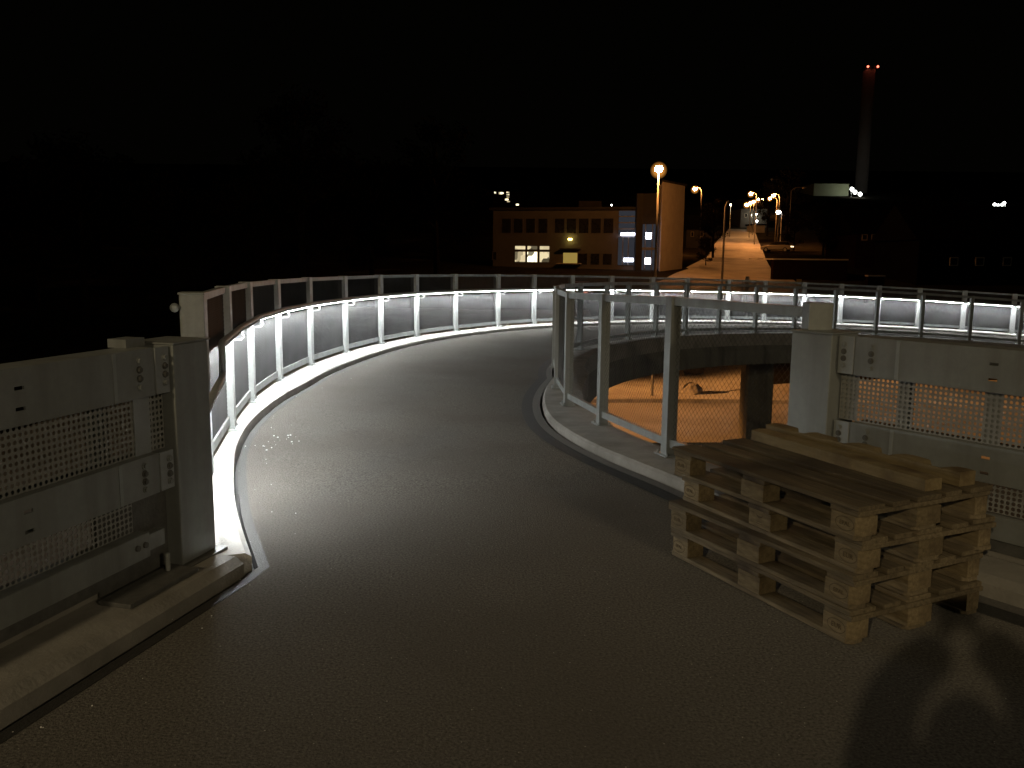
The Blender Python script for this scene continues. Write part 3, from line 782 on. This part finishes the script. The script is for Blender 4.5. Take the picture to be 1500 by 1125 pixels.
for x0, x1 in ((754.5, 769.5), (772.5, 787), (790.5, 804.5)):
    window(x0, x1, 370, 385, M['winlit2'] if x0 == 772.5 else M['winlit']); window(x0, x1, 361.5, 366.5, M['winlit'])
for x0, x1 in ((706, 716),): window(722.5, 727, 371, 382, M['glass'])
for x0 in (812, 829, 847, 865, 883): window(x0, x0+14, 321, 342, M['glass'])
for x0 in (847, 865, 883): window(x0, x0+13, 372, 388, M['glass'])
for x0 in (735, 752, 770, 788): window(x0, x0+13, 321, 342, M['glass'])
mb = MB(); facade_box(mb, A, B, upx(825), upx(846), hz(386, 90), hz(371, 90), .03, .04); q = mb.build('door', M['doorlit'], t)
mb = MB(); facade_box(mb, A, B, upx(833), upx(838), hz(352.5, 90), hz(350, 90), .45, .2); mb.build('wall_lamp', M['yellow'], t)
mb = MB(); facade_box(mb, A, B, upx(818), upx(852), hz(387.5, 90), hz(386, 90), 1.2, 1.2); mb.build('doorstep', M['concrete'], t)
mb = MB(); facade_box(mb, A, B, upx(822), upx(850), hz(366.5, 90), hz(364.5, 90), .9, .9); mb.build('door_canopy', M['grey'], t)
# glazed stair end on the building's right
mb = MB(); facade_box(mb, A, B, upx(905), upx(929.5), hz(344, 90), hz(310, 90), .05, .06); gl = mb.build('stair_glazing', M['stairdim'], t)
for py in (318, 327, 336):
    mb = MB(); facade_box(mb, A, B, upx(905), upx(929.5), hz(py+.7, 90), hz(py-.7, 90), .12, .06); mb.build('mullion', M['steeld'], gl)
mb = MB(); facade_box(mb, A, B, upx(905), upx(929.5), hz(388, 90), hz(348, 90), .05, .06); gl = mb.build('stair_glazing', M['stairdim'], t)
for u in (912, 920):
    mb = MB(); facade_box(mb, A, B, upx(u-.6), upx(u+.6), hz(388, 90), hz(348, 90), .12, .06); mb.build('mullion', M['steeld'], gl)
for (a, b, c, d_) in ((909, 929, 345.5, 341.5), (914, 928, 383, 378)):
    mb = MB(); facade_box(mb, A, B, upx(a), upx(b), hz(c, 90), hz(d_, 90), .22, .1); mb.build('ceiling_light', M['stair'], t)
# stair tower and gable block
T0 = Vector((xat(930.5, 87), 87, 0)); T1 = Vector((xat(940, 87), 87, 0))
t2 = thing('stair_tower', 'narrow dark stair tower between the office building and the orange lit gable', 'building', Vector((T0.x, 87, zb)))
MB().prism([(T0.x, 87), (T1.x, 87), (T1.x, 99), (T0.x, 99)], zb-1.5, hz(283, 87)).build('wall', M['grey'], t2)
G0 = Vector((xat(966.5, 86), 86, 0)); G1 = Vector((xat(999.5, 91), 91, 0))
t3 = thing('apartment_block', 'tall block with a blank orange lit gable and a bright glass stairwell at its left', 'building', Vector((G0.x, 86, zb)))
gd = (G1-G0).normalized(); gn = Vector((-gd.y, gd.x, 0)); ztg = hz(268, 88)
MB().prism([(G0.x, G0.y), (G1.x, G1.y), (G1.x+1.2, G1.y+7), (G0.x+1.1, G0.y+9)], zb-1.5, ztg).build('wall', M['plaster'], t3)
MB().prism([(G0.x-.1, G0.y-.2), (G1.x+.2, G1.y-.1), (G1.x+1.2, G1.y+7.2), (G0.x+1.0, G0.y+9.2)], ztg, ztg+.2).build('roof', M['grey'], t3)
S0 = Vector((T1.x+.01, 88.2, 0)); S1 = Vector((G0.x-.02, 87.4, 0))
sA, sB = S0, S1; LS = (sB-sA).length
mb = MB(); facade_box(mb, sA, sB, 0, LS, hz(395, 88), hz(328, 88), 0, .1); sg = mb.build('stairwell_glass', M['stairdim'], t3)
mb = MB(); facade_box(mb, sA, sB, 0, LS, hz(328, 88), hz(283, 88), -.01, .1); mb.build('stair_wall', M['grey'], t3)
for py in (345, 382):
    mb = MB(); facade_box(mb, sA, sB, LS*.32, LS*.62, hz(py+4.5, 88), hz(py-4.5, 88), .15, .1); mb.build('ceiling_light', M['stair'], t3)
    mb = MB(); facade_box(mb, sA, sB, LS*.02, LS*.10, hz(py+6, 88), hz(py-13, 88), .12, .08); mb.build('light_tube', M['stair'], t3)
for k in (.28, .68):
    mb = MB(); facade_box(mb, sA, sB, LS*k-.04, LS*k+.04, hz(395, 88), hz(328, 88), .1, .1); mb.build('mullion', M['steeld'], sg)
mb = MB(); facade_box(mb, sA, sB, 0, LS, hz(366, 88), hz(362, 88), .1, .1); mb.build('floor_edge', M['steeld'], sg)
# glimpses far behind
def simple_house(name, label, px0, px1, py0, py1, Y, dep, wall, roofh=0, wins=(), wm=None, cat='house', zdrop=4, group=None):
    x0, x1 = xat(px0, Y), xat(px1, Y); z1 = at((px0+px1)/2, py0, Y).z; z0 = at((px0+px1)/2, py1, Y).z
    t = thing(name, label, cat, Vector(((x0+x1)/2, Y, z0)), group)
    MB().box((x0, Y, z0-zdrop), (x1, Y+dep, z1)).build('wall', wall, t)
    rf = MB(); e = .4
    if roofh: rf.add([(x0-e, Y-e, z1), (x1+e, Y-e, z1), (x1+e, Y+dep+e, z1), (x0-e, Y+dep+e, z1), (x0-e, Y+dep/2, z1+roofh), (x1+e, Y+dep/2, z1+roofh)], [(0, 1, 5, 4), (2, 3, 4, 5), (0, 4, 3), (1, 2, 5), (3, 2, 1, 0)])
    else: rf.box((x0-e, Y-e, z1), (x1+e, Y+dep+e, z1+.35))
    rf.build('roof', M['clad'], t)
    for (a, b, c, d_, mm) in wins:
        wx0, wx1 = xat(a, Y), xat(b, Y); wz1, wz0 = at(a, c, Y).z, at(a, d_, Y).z
        f = MB().box((wx0-.08, Y-.08, wz0-.08), (wx1+.08, Y-.005, wz1+.08)).build('window', M['plaster'], t)
        MB().box((wx0, Y-.10, wz0), (wx1, Y-.083, wz1)).build('pane', M[mm], f)
    return t
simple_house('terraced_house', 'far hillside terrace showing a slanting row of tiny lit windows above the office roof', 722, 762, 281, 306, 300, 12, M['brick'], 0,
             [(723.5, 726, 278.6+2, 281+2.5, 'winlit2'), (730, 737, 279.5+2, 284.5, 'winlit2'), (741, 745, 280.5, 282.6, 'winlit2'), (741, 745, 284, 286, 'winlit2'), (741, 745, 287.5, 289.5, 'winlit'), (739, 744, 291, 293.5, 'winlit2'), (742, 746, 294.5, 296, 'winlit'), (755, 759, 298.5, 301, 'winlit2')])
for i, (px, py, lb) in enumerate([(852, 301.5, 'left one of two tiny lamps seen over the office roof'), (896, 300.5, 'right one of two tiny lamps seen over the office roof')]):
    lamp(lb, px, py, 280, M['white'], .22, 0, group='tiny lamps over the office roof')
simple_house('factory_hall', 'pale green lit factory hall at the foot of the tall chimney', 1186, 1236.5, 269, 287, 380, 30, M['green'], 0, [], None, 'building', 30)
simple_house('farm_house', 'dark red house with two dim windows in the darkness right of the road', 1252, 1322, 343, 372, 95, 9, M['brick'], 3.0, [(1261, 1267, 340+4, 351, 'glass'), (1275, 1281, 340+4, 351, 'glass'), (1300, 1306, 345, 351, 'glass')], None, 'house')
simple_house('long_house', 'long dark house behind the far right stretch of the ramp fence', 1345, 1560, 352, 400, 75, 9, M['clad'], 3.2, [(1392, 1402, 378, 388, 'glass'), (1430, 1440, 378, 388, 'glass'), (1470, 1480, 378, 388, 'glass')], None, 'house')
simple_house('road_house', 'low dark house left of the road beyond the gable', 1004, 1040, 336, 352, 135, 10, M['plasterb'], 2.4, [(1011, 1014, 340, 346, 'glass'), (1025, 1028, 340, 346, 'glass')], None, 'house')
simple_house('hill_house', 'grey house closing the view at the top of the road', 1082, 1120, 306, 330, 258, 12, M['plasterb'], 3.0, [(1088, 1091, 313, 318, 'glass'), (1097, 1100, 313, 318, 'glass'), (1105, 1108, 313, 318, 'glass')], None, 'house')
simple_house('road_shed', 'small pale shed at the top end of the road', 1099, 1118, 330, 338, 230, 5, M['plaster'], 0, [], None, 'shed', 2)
# retaining wall with snowy top right of the road
x0, x1 = xat(1133, 78), xat(1242, 78)
t = thing('retaining_wall', 'dark retaining wall with a snow covered top right of the road', 'wall', Vector((x0, 78, gz(x0, 78)-.5)))
zt = at(1190, 381, 78).z
MB().box((x0, 78, gz(x0, 78)-1), (x1, 78.6, zt)).build('wall', M['brick'], t)
MB().box((x0-.05, 77.95, zt), (x1+.05, 86, zt+.12)).build('snow_cap', M['snow'], t)
p0 = at(1272, 405, 60); p1 = at(1296, 406, 60)
t = thing('snowy_ledge', 'short thin ledge catching light below the dark red house', 'ledge', Vector((p0.x, 60, gz(p0.x, 60))))
MB().box((p0.x, 60, gz(p0.x, 60)-.3), (p1.x, 60.5, p0.z)).build('wall', M['brick'], t); MB().box((p0.x-.03, 59.95, p0.z), (p1.x+.03, 60.55, p0.z+.09)).build('snow_cap', M['snow'], t)
# chimney
Y = 400; cb = at(1262, 268, Y); ct = at(1278, 98, Y); r_ = 8.6*Y/F
t = thing('factory_chimney', 'very tall slim chimney with two red lights on its top', 'chimney', Vector((cb.x, Y, cb.z-8)))
mb = MB(); mb.tube([(cb.x, Y, cb.z-8), (cb.x, Y, ct.z-1.2)], [r_*1.02, r_*.98], 24); mb.build('shaft', M['chimney'], t, smooth=True)
mb = MB(); mb.tube([(cb.x, Y, ct.z-1.2), (cb.x, Y, ct.z)], r_*1.08, 24); mb.build('rim', M['grey'], t)
for px in (1271.5, 1286):
    q = at(px, 97.5, Y-r_-.3); mb = MB(); mb.ball(q, .50, 8); mb.build('beacon', M['red'], t, smooth=True)
def flood(label, pts, Y, glowm, rad, grp, foot=None):
    p = at(*pts[0], Y); z = gz(p.x, Y)
    t = thing('floodlight', label, 'floodlight', Vector((p.x, Y, min(z, p.z-3))), grp)
    mb = MB(); mb.tube([(p.x, Y+.6, min(z, p.z-3)), (p.x, Y+.6, p.z)], .12, 8); mb.build('pole', M['pole'], t)
    for a in pts:
        q = at(a[0], a[1], Y); b = MB(); b.ball(q, rad, 8); b.build('bulb', glowm, t, smooth=True)
flood('pair of white floodlights glaring at the foot of the chimney', [(1248, 277), (1252.5, 281.5), (1260, 284.5)], 372, M['flood'], .85, None)
flood('cluster of white floodlights shining alone at far right in the dark', [(1457, 299.5), (1462, 301), (1468, 300), (1471, 297.5), (1472, 303.5)], 320, M['flood'], .55, None)
flood('small flat white lamp below the chimney floodlights', [(1258, 312), (1262.5, 312.3)], 260, M['white'], .28, None)

# ------------------------------------------------------------------ trees and shrubs
def tree_meshes(h, cr_, n, seed, leafm, base=.28):
    rnd = random.Random(seed); tr = MB(); lf = MB()
    tr.tube([(0, 0, -.3), (rnd.uniform(-.1, .1), 0, h*.35), (rnd.uniform(-.2, .2), rnd.uniform(-.2, .2), h*.7), (0, 0, h*.97)], [h*.022, h*.017, h*.010, .02], 7)
    cl = []
    for k in range(22):
        z = h*rnd.uniform(base, .95); a = rnd.uniform(0, 6.28); f = 1-abs((z/h-.5)/.55)**2
        L = cr_*max(.25, f)*rnd.uniform(.6, 1.05)
        tip = Vector((L*math.cos(a), L*math.sin(a), z+L*rnd.uniform(.1, .55)))
        tr.tube([(0, 0, z*.82), (tip.x*.5, tip.y*.5, z*.95), tip], [h*.008, h*.005, .012], 5)
        cl.append((tip, rnd.uniform(.5, 1.0)*cr_*.36)); cl.append((tip*.62+Vector((0, 0, z*.36)), cr_*.3))
    for k in range(n):
        c, r0 = rnd.choice(cl)
        d = Vector((rnd.gauss(0, 1), rnd.gauss(0, 1), rnd.gauss(0, .8))); d = d.normalized()*r0*rnd.random()**.4
        p = c+d; s = rnd.uniform(.09, .20)
        u = Vector((rnd.uniform(-1, 1), rnd.uniform(-1, 1), rnd.uniform(-1, 1))).normalized(); v = u.orthogonal().normalized()
        lf.add([p-u*s, p+v*s*.5, p+u*s, p-v*s*.5], [(0, 1, 2, 3)])
    return tr.mesh('trunk', M['bark']), lf.mesh('crown', leafm, norm=False)
TM = [tree_meshes(9, 2.6, 4200, 1, M['leaf']), tree_meshes(11, 3.0, 5000, 2, M['leaf']), tree_meshes(7, 2.3, 3600, 3, M['hedge'], .15)]
def tree(label, px, Y, k, sc, rz, cat='tree', group=None, name='tree'):
    x = xat(px, Y); t = thing(name, label, cat, Vector((x, Y, gz(x, Y))), group, rz)
    a = put('trunk', TM[k][0], t); b = put('crown', TM[k][1], t); t.scale = (sc, sc, sc); return t
tree('tall faint reddish brown tree behind the fence, left of the middle', 440, 50, 1, 1.15, .4, group='dark trees left of the ramp')
tree('dim tree just left of the reddish one', 345, 46, 0, 1.0, 2.0, group='dark trees left of the ramp')
tree('dark bushy tree over the concrete fence end at left', 255, 48, 2, 1.2, 1.0, group='dark trees left of the ramp')
tree('dark low tree at the far left edge above the parapet', 50, 56, 2, 1.3, 3.0, group='dark trees left of the ramp')
tree('dark tree second from the left edge above the parapet', 120, 50, 0, 1.2, 5.0, group='dark trees left of the ramp')
tree('tall black tree close to the left end of the office building', 640, 70, 1, 1.15, 4.0, group='dark trees left of the ramp')
tree('black tree between the reddish tree and the office building', 545, 58, 0, 1.1, 1.5, group='dark trees left of the ramp')
tree('rounded bush lit orange beside the parked car right of the road', 1162, 128, 2, .80, .5, 'bush', None, 'bush')
tree('dark tree left of the road in front of the low house', 1044, 112, 0, .85, .5, group='dark trees by the road')
tree('dark leafless looking tree right of the road above the shed', 1122, 200, 1, 1.1, 2.5, group='dark trees by the road')
tree('dark bush on the slope left of the road', 1034, 96, 2, .42, 1.5, group='dark trees by the road')
tree('tall dark tree behind the pair of orange lamps', 1150, 190, 1, 1.3, 3.5, group='dark trees by the road')
tree('dark tree above the retaining wall', 1205, 100, 0, .8, 4.2, group='dark trees by the road')
tree('dark tree beside the red house with two windows', 1338, 104, 0, .9, 2.2, group='dark trees by the road')

# ------------------------------------------------------------------ cars and poles seen through the fence
def car(label, px, Y, rz, paint, lights):
    x = xat(px, Y); t = thing('parked_car', label, 'car', Vector((x, Y, gz(x, Y)+.07)), 'parked cars', rz)
    def bld(mb, nm, mt, par=t, sm=False):
        o = bpy.data.objects.new(nm, mb.mesh(nm, mt, smooth=sm)); COL.objects.link(o); o.parent = par; return o
    prof = [(-2.1, .35), (-2.15, .75), (-2.0, .95), (-1.2, 1.02), (.9, .98), (1.9, .82), (2.15, .62), (2.12, .32)]
    mb = MB(); n = len(prof)
    mb.add([(x_, -.86, z) for x_, z in prof]+[(x_, .86, z) for x_, z in prof], [tuple(range(n)), tuple(range(n, 2*n))[::-1]]+[(i, i+n, (i+1) % n+n, (i+1) % n) for i in range(n)])
    b = bld(mb, 'body', paint); bv = b.modifiers.new('bevel', 'BEVEL'); bv.width = .07; bv.segments = 3
    cab = [(-1.75, 1.0), (-1.35, 1.42), (.1, 1.46), (.95, .98)]; mb = MB(); n = 4
    mb.add([(x_, -.74-(.08 if z < 1.1 else 0), z) for x_, z in cab]+[(x_, .74+(.08 if z < 1.1 else 0), z) for x_, z in cab], [tuple(range(n)), tuple(range(n, 2*n))[::-1]]+[(i, i+n, (i+1) % n+n, (i+1) % n) for i in range(n)])
    c = bld(mb, 'windows', M['glass']); mb = MB(); mb.box((-1.34, -.70, 1.44), (.12, .70, 1.485)); rr = bld(mb, 'roof', paint); bv = rr.modifiers.new('bevel', 'BEVEL'); bv.width = .02
    for wx in (-1.35, 1.35):
        for s in (-1, 1):
            mb = MB(); mb.tube([(wx, s*.70, .33), (wx, s*.88, .33)], .33, 18); w_ = bld(mb, 'wheel', M['tyre']); mb = MB(); mb.tube([(wx, s*.875, .33), (wx, s*.89, .33)], .2, 12); bld(mb, 'rim', M['rail'], w_)
    for s in (-1, 1):
        mb = MB(); mb.box((-2.17, s*.62-.16, .68), (-2.10, s*.62+.16, .84)); bld(mb, 'rear_light', lights)
        mb = MB(); mb.box((2.05, s*.60-.17, .60), (2.15, s*.60+.17, .72)); bld(mb, 'headlight', M['rail'])
    return t
car('dark red parked car seen through the lit fence, right of the middle', 849, 60, R(80), M['redpaint'], M['tail'])
car('pale car catching orange light at the right kerb of the road', 1137, 125, R(150), M['greypaint'], M['headl'])
for px, pyt, Y, lb, mt, r_ in ((1095, 405, 47, 'grey snow pole behind the fence at the foot of the road', 'pole', .10), (1107, 410, 49, 'orange snow pole right of the grey one', 'ochre', .07), (1088, 412, 52, 'short thin snow pole left of the grey one', 'pole', .05)):
    p = at(px, pyt, Y); z = gz(p.x, Y); t = thing('snow_pole', lb, 'pole', Vector((p.x, Y, z)), 'snow poles at the road junction')
    mb = MB(); mb.tube([(p.x, Y, z-.2), (p.x, Y, p.z)], r_, 8); mb.build('pole', M[mt], t); mb = MB(); mb.tube([(p.x, Y, p.z-.3), (p.x, Y, p.z-.1)], r_*1.15, 8); mb.build('reflector_band', M['rail'], t)
p = at(1170, 409, 46); z = gz(p.x, 46); t = thing('road_sign', 'small ochre sign on a pole just over the far fence rail', 'sign', Vector((p.x, 46, z)))
mb = MB(); mb.tube([(p.x, 46, z-.2), (p.x, 46, p.z-.05)], .04, 8); mb.build('pole', M['pole'], t); mb = MB(); mb.box((p.x-.13, 45.93, p.z-.55), (p.x+.13, 45.955, p.z)); mb.build('sign_plate', M['ochre'], t, bevel=.006)

cl = Vector((-20, 28, 4.0))
t = thing('street_lamp', 'orange street lamp out of view to the left that lights the court under the ramp', 'street lamp', Vector((cl.x-1, cl.y, -4.2)))
mb = MB(); mb.tube([(cl.x-1, cl.y, -4.2), (cl.x-1, cl.y, 3.9), (cl.x-.7, cl.y, 4.25), (cl.x, cl.y, 4.3)], [.09, .07, .05, .05], 10); mb.build('pole', M['pole'], t, smooth=True)
MB().box((cl.x-.18, cl.y-.3, 4.2), (cl.x+.18, cl.y+.3, 4.32)).build('lamp_head', M['pole'], t, bevel=.02)
ld = bpy.data.lights.new('court_light', 'SPOT'); ld.energy = 68000; ld.color = (1.0, .40, .10); ld.shadow_soft_size = .15; ld.spot_size = R(36); ld.spot_blend = .45
lo = bpy.data.objects.new('court_light', ld); COL.objects.link(lo); lo.parent = t; lo.location = cl-t.location
lo.rotation_euler = (Vector((8, 31.5, 4.0-28*math.tan(R(23.5))))-cl).to_track_quat('-Z', 'Y').to_euler()

# ------------------------------------------------------------------ the lamp behind the photographer, and the photographer
LP = Vector((-5.6, -10.35, 5.8))
t = thing('street_lamp', 'lamp on the bridge behind the camera that lights the pallets and parapets', 'street lamp', Vector((LP.x, LP.y-1.2, -4.2)))
mb = MB(); mb.tube([(LP.x, LP.y-1.2, -4.2), (LP.x, LP.y-1.2, 5.6), (LP.x, LP.y-.9, 6.0), (LP.x, LP.y-.1, 6.1)], [.09, .07, .05, .05], 10); mb.build('pole', M['pole'], t, smooth=True)
MB().box((LP.x-.18, LP.y-.3, 6.0), (LP.x+.18, LP.y+.3, 6.12)).build('lamp_head', M['pole'], t, bevel=.02)
ld = bpy.data.lights.new('lamp_light', 'POINT'); ld.energy = 1600; ld.color = (1.0, .78, .46); ld.shadow_soft_size = .10
lo = bpy.data.objects.new('lamp_light', ld); COL.objects.link(lo); lo.parent = t; lo.location = LP-t.location

L2 = Vector((7.5, -8.5, 5.8))
t = thing('street_lamp', 'second dimmer lamp on the bridge behind the camera at right', 'street lamp', Vector((L2.x+1.2, L2.y, -4.2)))
mb = MB(); mb.tube([(L2.x+1.2, L2.y, -4.2), (L2.x+1.2, L2.y, 5.6), (L2.x+.9, L2.y, 6.0), (L2.x+.1, L2.y, 6.1)], [.09, .07, .05, .05], 10); mb.build('pole', M['pole'], t, smooth=True)
MB().box((L2.x-.3, L2.y-.18, 6.0), (L2.x+.3, L2.y+.18, 6.12)).build('lamp_head', M['pole'], t, bevel=.02)
ld = bpy.data.lights.new('lamp_light', 'POINT'); ld.energy = 860; ld.color = (1.0, .80, .50); ld.shadow_soft_size = .45
lo = bpy.data.objects.new('lamp_light', ld); COL.objects.link(lo); lo.parent = t; lo.location = L2-t.location-Vector((0, 0, .5))

def skin_body(name, nodes, edges, mt, parent, sub=2):
    me = bpy.data.meshes.new(name); me.from_pydata([n[0] for n in nodes], edges, []); o = bpy.data.objects.new(name, me); COL.objects.link(o); o.parent = parent
    s = o.modifiers.new('skin', 'SKIN'); s.use_smooth_shade = True
    for v, n in zip(me.skin_vertices[0].data, nodes):
        v.radius = (n[1], n[2] if len(n) > 2 else n[1])
    me.skin_vertices[0].data[0].use_root = True
    u = o.modifiers.new('sub', 'SUBSURF'); u.levels = sub; u.render_levels = sub
    me.materials.append(mt); return o
BX, BY = -.16, -.42
t = thing('person', 'person in a dark coat holding a phone up, casting the looped shadow', 'person', Vector((BX, BY, 0)))
nd = [((0, -.15, .78), .18, .13), ((0, -.11, .97), .21, .14), ((0, -.05, 1.14), .23, .14), ((0, -.02, 1.25), .10), ((0, 0, 1.28), .07), ((0, .015, 1.32), .085, .095), ((0, .015, 1.36), .075, .085),
      ((-.22, -.01, 1.29), .10), ((.22, -.01, 1.29), .10), ((-.105, .20, 1.37), .074), ((.255, .20, 1.42), .074), ((.10, .345, 1.435), .070), ((.225, .345, 1.44), .070),
      ((-.10, -.15, .66), .09), ((.10, -.15, .66), .09), ((-.11, .06, .38), .066), ((.11, .06, .38), .066), ((-.12, -.10, .07), .045), ((.12, -.10, .07), .045), ((-.13, .06, .036), .036), ((.13, .06, .036), .036)]
ed = [(0, 1), (1, 2), (2, 3), (3, 4), (4, 5), (5, 6), (2, 7), (2, 8), (7, 9), (8, 10), (9, 11), (10, 12), (0, 13), (0, 14), (13, 15), (14, 16), (15, 17), (16, 18), (17, 19), (18, 20)]
skin_body('body', nd, ed, M['cloth'], t)
for sgn, bx in ((-1, .095), (1, .225)):
    B0 = Vector((bx, .362, 1.455))
    hn = [(B0, .028, .02), (B0+Vector((-sgn*.03, .012, .025)), .034, .016), (B0+Vector((-sgn*.05, .018, .045)), .034, .014)]; he = [(0, 1), (1, 2)]
    for k in range(4):
        i = len(hn); b0 = B0+Vector((-sgn*.045, .020+.004*k, .02+.017*k)); hn += [(b0, .009), (b0+Vector((-sgn*.03, .006, .006)), .0085), (b0+Vector((-sgn*(.055-.004*abs(k-1)), 0, .008)), .0075)]
        he += [(2, i), (i, i+1), (i+1, i+2)]
    i = len(hn); hn += [(B0+Vector((-sgn*.03, -.01, .045)), .011), (B0+Vector((-sgn*.055, -.008, .07)), .009)]; he += [(1, i), (i, i+1)]
    skin_body('hand', hn, he, M['skin'], t, 1)
hb = MB(); hb.ball((0, .0, 1.345), .10, 12, 1.0); o = bpy.data.objects.new('hair', hb.mesh('hair', M['hair'], smooth=True)); COL.objects.link(o); o.parent = t
o = tag(MB().box((-.075, -.028, HC-.045), (.075, -.020, HC+.035)).build('phone', M['black'], None, bevel=.004), 'dark phone held up in both hands behind the lens', 'phone')
